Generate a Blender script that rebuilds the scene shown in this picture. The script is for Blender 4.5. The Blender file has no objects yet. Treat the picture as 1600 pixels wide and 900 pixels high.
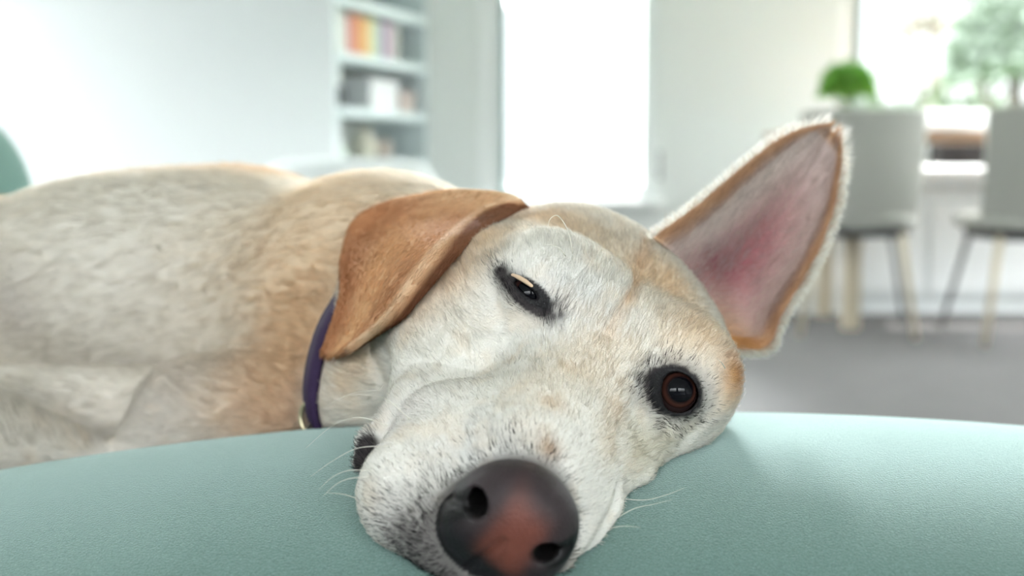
import bpy, bmesh, math, random
from mathutils import Vector, Matrix
import numpy as np
random.seed(7); RNG = np.random.default_rng(7)
sc = bpy.context.scene
COL = sc.collection

# ---------------------------------------------------------------- camera, sky, sun, exposure
CAM_PITCH = 6.2
cam_d = bpy.data.cameras.new('camera'); cam = bpy.data.objects.new('camera', cam_d); COL.objects.link(cam)
cam.location = (0, 0, .62); cam.rotation_euler = (math.radians(90-CAM_PITCH), 0, 0)
cam_d.sensor_width = 36; cam_d.lens = 36*1716/1600; cam_d.clip_start = .01; cam_d.clip_end = 200
cam_d.dof.use_dof = True; cam_d.dof.focus_distance = .462; cam_d.dof.aperture_fstop = 5.4
sc.camera = cam
sc.view_settings.view_transform = 'Standard'; sc.view_settings.look = 'None'
sc.view_settings.gamma = 1; sc.view_settings.use_curve_mapping = False
sc.view_settings.exposure = 0.33
world = bpy.data.worlds.new('sky'); sc.world = world; world.use_nodes = True
wn = world.node_tree.nodes; wl = world.node_tree.links; wn.clear()
w_out = wn.new('ShaderNodeOutputWorld'); w_bg = wn.new('ShaderNodeBackground')
w_tc = wn.new('ShaderNodeTexCoord'); w_dot = wn.new('ShaderNodeVectorMath'); w_dot.operation = 'DOT_PRODUCT'
w_dot.inputs[1].default_value = (.02, .950, .312)              # hazy sky; narrow low glow added to rim-light the dog, away from the sun
w_map = wn.new('ShaderNodeMapRange'); w_map.interpolation_type = 'SMOOTHSTEP'
w_map.inputs['From Min'].default_value = .984; w_map.inputs['From Max'].default_value = .998
w_map.inputs['To Min'].default_value = 0; w_map.inputs['To Max'].default_value = 380
w_sep = wn.new('ShaderNodeSeparateXYZ'); w_el = wn.new('ShaderNodeMapRange'); w_el.interpolation_type = 'SMOOTHSTEP'    # paler and dimmer at the horizon
w_el.inputs['From Min'].default_value = .12; w_el.inputs['From Max'].default_value = .60; w_el.inputs['To Min'].default_value = 1.7; w_el.inputs['To Max'].default_value = 21
w_add = wn.new('ShaderNodeMath'); w_add.operation = 'ADD'
w_bg.inputs['Color'].default_value = (.93, .98, 1, 1)
wl.new(w_tc.outputs['Generated'], w_dot.inputs[0]); wl.new(w_dot.outputs['Value'], w_map.inputs['Value'])
wl.new(w_tc.outputs['Generated'], w_sep.inputs[0]); wl.new(w_sep.outputs['Z'], w_el.inputs['Value'])
wl.new(w_map.outputs['Result'], w_add.inputs[0]); wl.new(w_el.outputs['Result'], w_add.inputs[1])
wl.new(w_add.outputs[0], w_bg.inputs['Strength']); wl.new(w_bg.outputs[0], w_out.inputs[0])
sun_d = bpy.data.lights.new('sun', 'SUN'); sun = bpy.data.objects.new('sun', sun_d); COL.objects.link(sun)
sun_d.energy = 10.0; sun_d.angle = math.radians(.6); sun_d.color = (1, .97, .92)
sun.rotation_euler = (math.radians(-28), 0, math.radians(-6))   # stands high behind the windows
sc.cycles.max_bounces = 8; sc.cycles.diffuse_bounces = 4; sc.cycles.glossy_bounces = 3
sc.cycles.transmission_bounces = 4; sc.cycles.transparent_max_bounces = 12
sc.cycles.caustics_reflective = False; sc.cycles.caustics_refractive = False; sc.cycles.sample_clamp_indirect = 10

# ---------------------------------------------------------------- helpers
def lin(r, g, b):
    f = lambda c: (c/255/12.92) if c/255 <= .04045 else ((c/255+.055)/1.055)**2.4
    return (f(r), f(g), f(b))
def mat(name, rgb, rough=.6, noise=None, bump=None, **kw):
    """procedural material: base colour with optional mottling (scale, amount) and bump (scale, strength)"""
    m = bpy.data.materials.new(name); m.use_nodes = True; nt = m.node_tree; b = nt.nodes['Principled BSDF']
    c = lin(*rgb); b.inputs['Base Color'].default_value = (*c, 1); b.inputs['Roughness'].default_value = rough
    for k, v in kw.items(): b.inputs[k.replace('_', ' ')].default_value = v
    tc = nt.nodes.new('ShaderNodeTexCoord')
    if noise:
        n = nt.nodes.new('ShaderNodeTexNoise'); n.inputs['Scale'].default_value = noise[0]; n.inputs['Detail'].default_value = 5
        nt.links.new(tc.outputs['Object'], n.inputs['Vector'])
        mx = nt.nodes.new('ShaderNodeMix'); mx.data_type = 'RGBA'
        mx.inputs[6].default_value = (*[x*(1-noise[1]) for x in c], 1); mx.inputs[7].default_value = (*[min(1, x*(1+noise[1])) for x in c], 1)
        nt.links.new(n.outputs['Fac'], mx.inputs[0]); nt.links.new(mx.outputs[2], b.inputs['Base Color'])
    if bump:
        n = nt.nodes.new('ShaderNodeTexNoise'); n.inputs['Scale'].default_value = bump[0]; n.inputs['Detail'].default_value = 4
        nt.links.new(tc.outputs['Object'], n.inputs['Vector'])
        bp = nt.nodes.new('ShaderNodeBump'); bp.inputs['Strength'].default_value = bump[1]; bp.inputs['Distance'].default_value = bump[2] if len(bump) > 2 else .002
        nt.links.new(n.outputs['Fac'], bp.inputs['Height']); nt.links.new(bp.outputs['Normal'], b.inputs['Normal'])
    return m
def empty(name, loc, rz=0, label=None, cat=None, group=None):
    o = bpy.data.objects.new(name, None); COL.objects.link(o); o.location = loc; o.rotation_euler = (0, 0, rz)
    o.empty_display_size = .05
    return tag(o, label, cat, group)
def tag(o, label=None, cat=None, group=None, kind=None):
    if label: o['label'] = label
    if cat: o['category'] = cat
    if group: o['group'] = group
    if kind: o['kind'] = kind
    return o
def obj(name, bm, m, parent=None, smooth=True, bevel=0, seg=2):
    me = bpy.data.meshes.new(name); bm.to_mesh(me); bm.free()
    me.materials.append(m)
    if smooth:
        for p in me.polygons: p.use_smooth = True
    o = bpy.data.objects.new(name, me); COL.objects.link(o)
    if parent is not None: o.parent = parent
    if bevel:
        b = o.modifiers.new('bevel', 'BEVEL'); b.width = bevel; b.segments = seg; b.limit_method = 'ANGLE'; b.angle_limit = math.radians(40)
        w = o.modifiers.new('wn', 'WEIGHTED_NORMAL')
    return o
def box(bm, x0, x1, y0, y1, z0, z1):
    v = [bm.verts.new((x, y, z)) for x in (x0, x1) for y in (y0, y1) for z in (z0, z1)]
    for f in ((0, 1, 3, 2), (4, 6, 7, 5), (0, 4, 5, 1), (2, 3, 7, 6), (0, 2, 6, 4), (1, 5, 7, 3)): bm.faces.new([v[i] for i in f])
def bx(*a):
    bm = bmesh.new(); box(bm, *a); return bm
def tube(bm, pts, r, n=10, cap=True):
    pts = [Vector(p) for p in pts]; rs = r if hasattr(r, '__len__') else [r]*len(pts)
    t0 = (pts[1]-pts[0]).normalized(); a = t0.orthogonal().normalized(); rings = []
    for i, p in enumerate(pts):
        t = (pts[min(i+1, len(pts)-1)]-pts[max(i-1, 0)]).normalized()
        a = (a-t*a.dot(t)).normalized(); b = t.cross(a)
        rings.append([bm.verts.new(p+(a*math.cos(2*math.pi*k/n)+b*math.sin(2*math.pi*k/n))*rs[i]) for k in range(n)])
    for q, w in zip(rings[:-1], rings[1:]):
        for k in range(n): bm.faces.new((q[k], q[(k+1) % n], w[(k+1) % n], w[k]))
    if cap: bm.faces.new(rings[0][::-1]); bm.faces.new(rings[-1])
def lathe(bm, prof, n=40, c=(0, 0, 0)):
    rings = []
    for r, z in prof:
        rings.append([bm.verts.new((c[0]+max(r, 1e-4)*math.cos(2*math.pi*k/n), c[1]+max(r, 1e-4)*math.sin(2*math.pi*k/n), c[2]+z)) for k in range(n)])
    for q, w in zip(rings[:-1], rings[1:]):
        for k in range(n): bm.faces.new((q[k], q[(k+1) % n], w[(k+1) % n], w[k]))
    bm.faces.new(rings[0][::-1]); bm.faces.new(rings[-1])
def sup(bm, c, r, e1=.5, e2=.5, nu=64, nv=32, fn=None):
    """rounded cushion solid (superellipsoid), optional point warp"""
    pw = lambda v, e: math.copysign(abs(v)**e, v)
    rows = []
    for j in range(nv+1):
        ph = -math.pi/2+math.pi*j/nv; row = []
        for i in range(nu):
            th = 2*math.pi*i/nu
            p = Vector((c[0]+r[0]*pw(math.cos(ph), e1)*pw(math.cos(th), e2), c[1]+r[1]*pw(math.cos(ph), e1)*pw(math.sin(th), e2), c[2]+r[2]*pw(math.sin(ph), e1)))
            if fn: p = fn(p)
            row.append(p)
        rows.append([bm.verts.new(row[0])] if j in (0, nv) else [bm.verts.new(p) for p in row])
    for a, b in zip(rows[:-1], rows[1:]):
        for i in range(nu):
            k = (i+1) % nu
            if len(a) == 1: bm.faces.new((a[0], b[k], b[i]))
            elif len(b) == 1: bm.faces.new((a[i], a[k], b[0]))
            else: bm.faces.new((a[i], a[k], b[k], b[i]))
def poly_prism(bm, pts2, z0, z1):
    a = [bm.verts.new((x, y, z0)) for x, y in pts2]; b = [bm.verts.new((x, y, z1)) for x, y in pts2]
    n = len(a); bm.faces.new(a[::-1]); bm.faces.new(b)
    for i in range(n): bm.faces.new((a[i], a[(i+1) % n], b[(i+1) % n], b[i]))
def npmesh(name, v, q, m, parent=None):
    me = bpy.data.meshes.new(name); v = np.asarray(v, np.float32); q = np.asarray(q, np.int32)
    me.vertices.add(len(v)); me.vertices.foreach_set('co', v.ravel())
    me.loops.add(q.size); me.loops.foreach_set('vertex_index', q.ravel())
    me.polygons.add(len(q)); me.polygons.foreach_set('loop_start', np.arange(0, q.size, q.shape[1], dtype=np.int32))
    me.polygons.foreach_set('use_smooth', np.ones(len(q), bool))
    me.update(calc_edges=True); me.validate()
    me.materials.append(m)
    o = bpy.data.objects.new(name, me); COL.objects.link(o)
    if parent is not None: o.parent = parent
    return o
def setattr_color(me, name, arr, dom='POINT'):
    a = me.attributes.new(name, 'FLOAT_COLOR', dom); arr = np.c_[arr, np.ones(len(arr))].astype(np.float32); a.data.foreach_set('color', arr.ravel())
# ---------------------------------------------------------------- view geometry used to place things
FPX = 1716.0; PITCH = math.radians(6.2); CAMZ = 0.62
CP, SP = math.cos(PITCH), math.sin(PITCH)
def c2w(v):
    """camera axes (right, up, towards viewer) -> world vector"""
    v = np.asarray(v, float)
    x, y, z = v[..., 0], v[..., 1], -v[..., 2]
    return np.stack([x, y*SP + z*CP, y*CP - z*SP], -1)
def P(px, py, d):
    """point in the place seen at this spot of the frame, d metres in front of the lens"""
    return c2w([(px-800)/FPX*d, -(py-450)/FPX*d, -d]) + np.array([0, 0, CAMZ])
def nrm(v):
    v = np.asarray(v, float); return v/np.linalg.norm(v)
# head frame of the dog: EX to its left, EF to the nose, EU up through the skull
EX = nrm(c2w([.825, -.565, 0])); EF = c2w([-.267, -.293, .918]); EF = nrm(EF - EX*EF.dot(EX)); EU = np.cross(EF, EX)
HC = c2w([.057, -.007, -.52]) + np.array([0, 0, CAMZ])
HA = np.stack([EX, EF, EU])
def H(x, f, u):
    """head coordinates in cm -> world"""
    return HC + (EX*x + EF*f + EU*u)*.01
def toH(p): return (np.asarray(p)-HC) @ HA.T * 100

# ---------------------------------------------------------------- signed distance modelling
def ell(q, c, r, ax=HA):
    w = (q-c) @ np.asarray(ax).T
    r = np.asarray(r, float)
    k0 = np.sqrt(((w/r)**2).sum(-1)); k1 = np.sqrt(((w/(r*r))**2).sum(-1))+1e-9
    return k0*(k0-1)/k1
def he(q, x, f, u, rx, rf, ru, ax=None):      # ellipsoid in head cm
    return ell(q, H(x, f, u), (rx*.01, rf*.01, ru*.01), HA if ax is None else ax)
def sph(q, c, r): return np.sqrt(((q-c)**2).sum(-1))-r
def cone(q, a, b, r1, r2):
    a = np.asarray(a); b = np.asarray(b); ba = b-a; l2 = ba.dot(ba)
    t = np.clip(((q-a) @ ba)/l2, 0, 1)
    return np.sqrt((((q-a)-t[:, None]*ba)**2).sum(-1)) - (r1+(r2-r1)*t)
def smin(a, b, k):
    h = np.maximum(k-np.abs(a-b), 0)/k
    return np.minimum(a, b)-h*h*h*k/6
def smax(a, b, k): return -smin(-a, -b, k)
def gs(q, c, r, amp, ax=None):                # soft bump (amp>0 raises the surface)
    w = q-c
    if ax is not None: w = w @ np.asarray(ax).T
    return amp*np.exp(-((w/np.asarray(r))**2).sum(-1))
def gseg(q, a, b, r, amp):                    # soft ridge / groove along a line
    a = np.asarray(a); b = np.asarray(b); ba = b-a
    t = np.clip(((q-a) @ ba)/ba.dot(ba), 0, 1)
    d2 = (((q-a)-t[:, None]*ba)**2).sum(-1)
    return amp*np.exp(-d2/r**2)
def gpath(q, pts, r, amp):
    g = np.zeros(len(q))
    for a, b in zip(pts[:-1], pts[1:]): g = np.maximum(g, gseg(q, a, b, r, abs(amp)))
    return math.copysign(1, amp)*g
def smooth(a, b, x):
    t = np.clip((x-a)/(b-a), 0, 1); return t*t*(3-2*t)
def frame(d, up):
    """orthonormal rows: side, d, up'"""
    d = nrm(d); s = nrm(np.cross(d, up)); return np.stack([s, d, np.cross(s, d)])

# ---------------------------------------------------------------- where things stand
def at(px, py, Y):
    """the point of the vertical plane at depth Y that is seen at this spot"""
    p = P(px, py, 1.0); v = p-np.array([0, 0, CAMZ]); t = Y/v[1]
    return float(v[0]*t), float(CAMZ+v[2]*t)

# ---------------------------------------------------------------- materials of the room
M_WALL = mat('green_grey_paint', (236, 239, 237), .75, noise=(3, .015), bump=(120, .05))
M_WHITE = mat('white_paint', (240, 243, 243), .7, noise=(2.5, .01), bump=(90, .04))
M_TRIM = mat('gloss_white_trim', (250, 252, 252), .35)
M_CEIL = mat('ceiling_paint', (244, 244, 242), .8)
M_FLOOR = mat('grey_carpet', (94, 92, 91), .95, noise=(9, .14), bump=(260, .5, .004))
M_SHELF = mat('pale_shelf_lacquer', (228, 238, 240), .45)
M_VOID = mat('shelf_back_paint', (226, 228, 222), .8)
M_CHAIR = mat('light_grey_leather', (190, 190, 183), .55, noise=(6, .03), bump=(400, .1, .0006))
M_CHAIRD = mat('dark_seat_shell', (66, 66, 68), .5)
M_BEECH = mat('pale_beech', (212, 199, 176), .45, noise=(14, .08))
M_STEEL = mat('brushed_steel', (140, 140, 140), .35, Metallic=.8)
M_TABLE = mat('brown_table_wood', (150, 116, 88), .45, noise=(12, .12))
M_SAGE = mat('sage_velvet', (91, 120, 114), .9, noise=(1300, .55), bump=(1400, .8, .0008), Sheen_Weight=.85, Sheen_Roughness=.35)
M_SAGE.node_tree.nodes['Principled BSDF'].inputs['Sheen Tint'].default_value = (.75, .95, .9, 1)
m = bpy.data.materials.new('window_glass'); m.use_nodes = True; nt = m.node_tree; nt.nodes.clear()
go = nt.nodes.new('ShaderNodeOutputMaterial'); gm = nt.nodes.new('ShaderNodeMixShader'); gt = nt.nodes.new('ShaderNodeBsdfTransparent')
gg = nt.nodes.new('ShaderNodeBsdfGlossy'); gg.inputs['Roughness'].default_value = .02; gm.inputs[0].default_value = .05
nt.links.new(gt.outputs[0], gm.inputs[1]); nt.links.new(gg.outputs[0], gm.inputs[2]); nt.links.new(gm.outputs[0], go.inputs[0])
M_GLASS = m

# ---------------------------------------------------------------- the room
YB = 5.0; WT = .16; ZC = 2.6
AX0, _ = at(747, 0, YB); AX1, _ = at(1026, 0, YB); _, AZ = at(0, 312, YB)      # tall window behind the dog
BX0, _ = at(1312, 0, YB); BX1 = 3.3; _, BZ = at(0, 190, YB)                     # wide window beside the table
TOP = 2.25
XL, XR, YF = -3.2, 3.6, -3.0
def struct(o): o['kind'] = 'structure'; return o
struct(obj('floor', bx(XL, XR, YF, YB+WT, -.12, 0), M_FLOOR, smooth=False))
struct(obj('ceiling', bx(XL, XR, YF, YB+WT, ZC, ZC+.12), M_CEIL, smooth=False))
bm = bmesh.new()
for a in ((-.33-.1, AX0, 0, ZC), (AX0, AX1, 0, AZ), (AX0, AX1, TOP, ZC), (AX1, BX0, 0, ZC), (BX0, BX1, 0, BZ), (BX0, BX1, TOP, ZC), (BX1, XR, 0, ZC)):
    box(bm, a[0], a[1], YB, YB+WT, a[2], a[3])
bmesh.ops.remove_doubles(bm, verts=bm.verts, dist=1e-5)
struct(obj('wall_back', bm, M_WALL, smooth=False))
bm = bmesh.new(); C1, C2, CZ0, CZ1 = -2.9, 3.3, 1.15, 2.4                                  # wall behind the viewer, two unseen wide windows added for front light
for a in ((XL, C1, 0, ZC), (-.15, .35, 0, ZC), (C2, XR, 0, ZC), (C1, -.15, 0, CZ0), (.35, C2, 0, CZ0), (C1, -.15, CZ1, ZC), (.35, C2, CZ1, ZC)): box(bm, a[0], a[1], YF-WT, YF, a[2], a[3])
struct(obj('wall_front', bm, M_WHITE, smooth=False))
for nm_, a, b in (('added_window_4', C1, -.15), ('added_window_5', .35, C2)):
    bm = bmesh.new(); box(bm, a, a+.06, YF-.09, YF-.03, CZ0, CZ1); box(bm, b-.06, b, YF-.09, YF-.03, CZ0, CZ1); box(bm, a+.06, b-.06, YF-.09, YF-.03, CZ0, CZ0+.06); box(bm, a+.06, b-.06, YF-.09, YF-.03, CZ1-.06, CZ1); box(bm, (a+b)/2-.03, (a+b)/2+.03, YF-.09, YF-.03, CZ0+.06, CZ1-.06)
    struct(obj(nm_, bm, M_TRIM, smooth=False))
bm = bmesh.new(); RW0, RW1 = 2.2, 4.1                                                          # left wall, with an unseen wide window added to light that side
for a in ((YF, RW0, 0, ZC), (RW1, YB+WT, 0, ZC), (RW0, RW1, 0, .35), (RW0, RW1, 2.4, ZC)): box(bm, XL-WT, XL, a[0], a[1], a[2], a[3])
struct(obj('wall_left', bm, M_WHITE, smooth=False))
bm = bmesh.new()
for a in ((RW0, RW0+.06, .35, 2.4), (RW1-.06, RW1, .35, 2.4), (3.12, 3.18, .41, 2.34), (RW0+.06, RW1-.06, .35, .41), (RW0+.06, RW1-.06, 2.34, 2.4)): box(bm, XL-.09, XL-.03, a[0], a[1], a[2], a[3])
struct(obj('added_window_3', bm, M_TRIM, smooth=False))
bm = bmesh.new(); SW0, SW1 = 2.6, 4.75                                                         # right wall, with an unseen window added to brighten the back wall
for a in ((YF, SW0, 0, ZC), (SW1, YB+WT, 0, ZC), (SW0, SW1, 0, .4), (SW0, SW1, 2.4, ZC)): box(bm, XR, XR+WT, a[0], a[1], a[2], a[3])
struct(obj('wall_right', bm, M_WALL, smooth=False))
bm = bmesh.new()
for a in ((SW0, SW0+.06, .4, 2.4), (SW1-.06, SW1, .4, 2.4), (3.65, 3.71, .46, 2.34), (SW0+.06, SW1-.06, .4, .46), (SW0+.06, SW1-.06, 2.34, 2.4)): box(bm, XR+.03, XR+.09, a[0], a[1], a[2], a[3])
struct(obj('added_window_6', bm, M_TRIM, smooth=False))
# white wall on the left, its end meets the angled bookcase
E0 = np.array([at(520, 0, 4.3)[0], 4.3]); E1 = np.array([at(668, 0, 4.98)[0], 4.98])
struct(obj('wall_front_left', bx(XL, E0[0], 4.3, 4.3+WT, 0, ZC), M_WHITE, smooth=False))
al = (E1-E0)/np.linalg.norm(E1-E0); dn = np.array([-al[1], al[0]])                     # along, into the niche
bm = bmesh.new(); q0 = E0+dn*.31; q1 = E1+dn*.31
poly_prism(bm, [tuple(q0), tuple(q1), tuple(q1+dn*.1), tuple(q0+dn*.1)], 0, ZC)
struct(obj('wall_niche', bm, M_WALL, smooth=False))
bm = bmesh.new(); box(bm, AX1+.02, BX0+1.9, YB-.018, YB, 0, .16)
struct(obj('baseboard_back', bm, M_TRIM, smooth=False, bevel=.006))
def window(name, x0, x1, z0, z1, fr, mull, sill=.04):
    o = bmesh.new(); y0, y1 = YB+.02, YB+.09
    for a in ((x0, x0+fr, z0, z1), (x1-fr*.5, x1, z0, z1), (x0+fr, x1-fr*.5, z0, z0+fr*.6), (x0+fr, x1-fr*.5, z1-fr*.6, z1)): box(o, a[0], a[1], y0, y1, a[2], a[3])
    for mx, mw in mull: box(o, mx-mw/2, mx+mw/2, y0-.01, y1, z0, z1)
    w = struct(obj(name, o, M_TRIM, smooth=False, bevel=.005))
    g = obj('pane', bx(x0+fr*.5, x1-fr*.3, YB+.05, YB+.056, z0+.01, z1-.01), M_GLASS, w, smooth=False)
    s = obj('window_sill', bx(x0-sill, x1+sill, YB-.05, YB+.02, z0-.035, z0), M_TRIM, w, smooth=False, bevel=.006)
    return w
wa = window('window_1', AX0, AX1, AZ, TOP, .105, [])
obj('seal_strip', bx(AX0+.105, AX0+.125, YB+.005, YB+.06, AZ, TOP), mat('grey_green_seal', (150, 178, 176), .5), wa, smooth=False)
hx, hz = at(1030, 240, YB)
bm = bmesh.new(); tube(bm, [(hx, YB-.005, hz), (hx, YB-.045, hz)], .009); tube(bm, [(hx, YB-.045, hz+.01), (hx, YB-.045, hz-.12)], .008)
obj('handle', bm, M_STEEL, wa)
wb = window('window_2', BX0, BX1, BZ, TOP, .085, [(BX0+1.35, .06)], .02)
obj('seal_strip', bx(BX0+.085, BX0+.105, YB+.005, YB+.06, BZ, TOP), mat('grey_seal', (165, 180, 180), .5), wb, smooth=False)

# ---------------------------------------------------------------- bookcase in the angled niche
bang = math.atan2(al[1], al[0]); L = float(np.linalg.norm(E1-E0))
bk = empty('bookcase', (E0[0], E0[1], 0), bang, 'white built-in bookcase with open shelves at an angle beside the tall window', 'bookcase')
zs_ = [.655, .862, 1.075, 1.285, 1.50, 1.72, 1.94]
DP = .28
obj('side_panel', bx(0, .022, .0, DP, 0, 2.1), M_SHELF, bk, smooth=False, bevel=.002)
obj('side_panel', bx(L-.022, L, .0, DP, 0, 2.1), M_SHELF, bk, smooth=False, bevel=.002)
obj('back_panel', bx(.022, L-.022, DP, DP+.012, 0, 2.1), M_VOID, bk, smooth=False)
obj('cabinet_base', bx(.022, L-.022, .01, DP, 0, zs_[0]-.035), M_SHELF, bk, smooth=False, bevel=.003)
for z in zs_: obj('shelf', bx(.022, L-.022, -.004, DP, z-.035, z), M_SHELF, bk, smooth=False, bevel=.003)
RB = Matrix.Rotation(bang, 4, 'Z')
def in_case(u, v, z):                              # along, depth, height in the bookcase -> world
    w = RB @ Vector((u, v, 0)); return (E0[0]+w.x, E0[1]+w.y, z)
paper = mat('book_paper', (236, 230, 214), .9)
def book(u, v, z, w, h, d, rgb, label, lean=0):
    m_ = mat('book_cloth', tuple(int(v*.7+245*.3) for v in rgb), .6)
    r = empty('book', in_case(u, v, z), bang, label, 'book', 'books on the upper shelf')
    r.rotation_euler = (0, lean, bang)
    bm = bmesh.new(); box(bm, 0, w, 0, .004, 0, h); box(bm, 0, .003, 0, d, 0, h); box(bm, w-.003, w, 0, d, 0, h)
    obj('cover', bm, m_, r, smooth=False, bevel=.0012)
    obj('pages', bx(.003, w-.003, .004, d-.006, .004, h-.005), paper, r, smooth=False)
    return r
BK = [((236, 240, 232), 'white', .030), ((215, 228, 205), 'pale green', .026), ((238, 236, 228), 'cream', .034), ((226, 214, 205), 'beige', .024),
      ((222, 96, 84), 'red', .030), ((226, 122, 104), 'coral', .024), ((236, 142, 52), 'orange', .034), ((240, 158, 78), 'light orange', .030),
      ((238, 196, 104), 'yellow', .026), ((238, 226, 160), 'pale yellow', .028), ((206, 222, 196), 'mint', .026), ((190, 208, 204), 'pale teal', .024),
      ((132, 140, 158), 'slate blue', .026), ((190, 128, 168), 'mauve', .024), ((206, 168, 196), 'pink', .026), ((176, 172, 168), 'grey', .026), ((214, 208, 198), 'light taupe', .028)]
u = .03
for i, (rgb, nm, w) in enumerate(BK):
    h = .150+.016*((i*7) % 4)/3
    nb = BK[i-1][1] if i else None
    book(u, .035, zs_[2], w, h, .13, rgb, f'{nm} upright book on the upper bookcase shelf, ' + (f'just right of the {nb} one' if nb else 'first at the left end'))
    u += w+.0035
x_ = u
# second bay: black speaker, white storage box with lid, small stack
t = empty('speaker', in_case(.05, .03, zs_[1]), bang, 'small black speaker on the middle shelf of the bookcase, left end', 'speaker')
mb = mat('black_plastic', (26, 28, 34), .5)
obj('cabinet', bx(0, .085, 0, .1, 0, .085), mb, t, smooth=False, bevel=.012, seg=3)
bm = bmesh.new(); lathe(bm, [(.0, 0), (.028, 0), (.03, .004), (.022, .006), (.0, .002)], 24)
bmesh.ops.rotate(bm, verts=bm.verts, cent=(0, 0, 0), matrix=Matrix.Rotation(math.radians(90), 3, 'X')); bmesh.ops.translate(bm, verts=bm.verts, vec=(.042, 0, .042))
obj('driver', bm, mat('speaker_cone', (48, 50, 54), .7), t)
def sbox(u, z, w, h, d, rgb, label):
    t = empty('storage_box', in_case(u, .04, z), bang, label, 'box', 'boxes on the bookcase'); mm = mat('box_board', rgb, .7)
    obj('box_body', bx(.003, w-.003, .003, d-.003, 0, h*.78), mm, t, smooth=False, bevel=.003)
    obj('lid', bx(0, w, 0, d, h*.74, h), mm, t, smooth=False, bevel=.004)
sbox(.33, zs_[1], .23, .135, .17, (238, 238, 240), 'white lidded box in the middle of the second bookcase shelf')
sbox(.585, zs_[1], .11, .095, .15, (214, 196, 190), 'small dusty pink box at the right end of the second bookcase shelf')
# third bay: beige vase and jars
def vase(u, z, prof, rgb, label, nm='vase'):
    bm = bmesh.new(); lathe(bm, prof, 32)
    o = obj(nm, bm, mat('glazed_ceramic', rgb, .35), None); o.location = in_case(u, .12, z); tag(o, label, nm)
vase(.40, zs_[0], [(0, 0), (.035, 0), (.052, .03), (.055, .07), (.04, .10), (.026, .115), (.03, .13), (.024, .13), (.02, .115), (0, .11)], (232, 226, 208), 'cream round vase on the lowest open bookcase shelf')
vase(.55, zs_[0], [(0, 0), (.03, 0), (.04, .02), (.04, .07), (.034, .085), (.036, .09), (.03, .09), (0, .08)], (196, 182, 172), 'taupe jar right of the cream vase on the lowest open shelf', 'jar')
vase(.18, zs_[0], [(0, 0), (.04, 0), (.046, .02), (.05, .05), (.05, .055), (.044, .05), (.036, .01), (0, .01)], (224, 234, 220), 'pale green bowl left of the cream vase on the lowest open shelf', 'bowl')

# ---------------------------------------------------------------- white armchair in front of the bookcase
cx0, zt = at(520, 247, 3.5); cx1, _ = at(684, 247, 3.5)
wch = empty('armchair', ((cx0+cx1)/2-.12, 3.52, 0), 0, 'white rounded armchair seen behind the back of the dog, below the bookcase', 'armchair')
M_WFAB = mat('white_boucle', (244, 247, 248), .9, bump=(300, .4, .002))
hw = (cx1-cx0)/2+.12
bm = bmesh.new(); sup(bm, (0, .0, .36), (hw, .12, zt-.36), .35, .55); obj('backrest', bm, M_WFAB, wch)
bm = bmesh.new(); sup(bm, (0, .32, .33), (hw*.92, .34, .10), .4, .4); obj('seat', bm, M_WFAB, wch)
for sx in (-1, 1):
    bm = bmesh.new(); sup(bm, (sx*(hw-.05), .3, .37), (.07, .34, .17), .4, .4); obj('armrest', bm, M_WFAB, wch)
    for sy in (0, .55):
        bm = bmesh.new(); tube(bm, [(sx*hw*.75, sy, .26), (sx*hw*.8, sy, 0)], [.02, .014]); obj('leg', bm, M_BEECH, wch)

# ---------------------------------------------------------------- dining table, chairs, window bench
_, tz = at(0, 203, 4.15)
tx0, _ = at(1240, 0, 4.2)
tb = empty('dining_table', (tx0+.9, 4.2, 0), 0, 'brown wooden dining table under the right window, plant on top', 'table')
obj('tabletop', bx(-.9, .95, -.04, .45, tz-.024, tz), M_TABLE, tb, smooth=False, bevel=.006)
obj('apron', bx(-.60, .68, .03, .36, tz-.044, tz-.0245), M_TABLE, tb, smooth=False, bevel=.003)
for lx in (-.64, .74):
    for ly in (.0, .36): obj('leg', bx(lx-.03, lx+.03, ly, ly+.055, 0, tz-.0245), M_BEECH, tb, smooth=False, bevel=.004)

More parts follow.
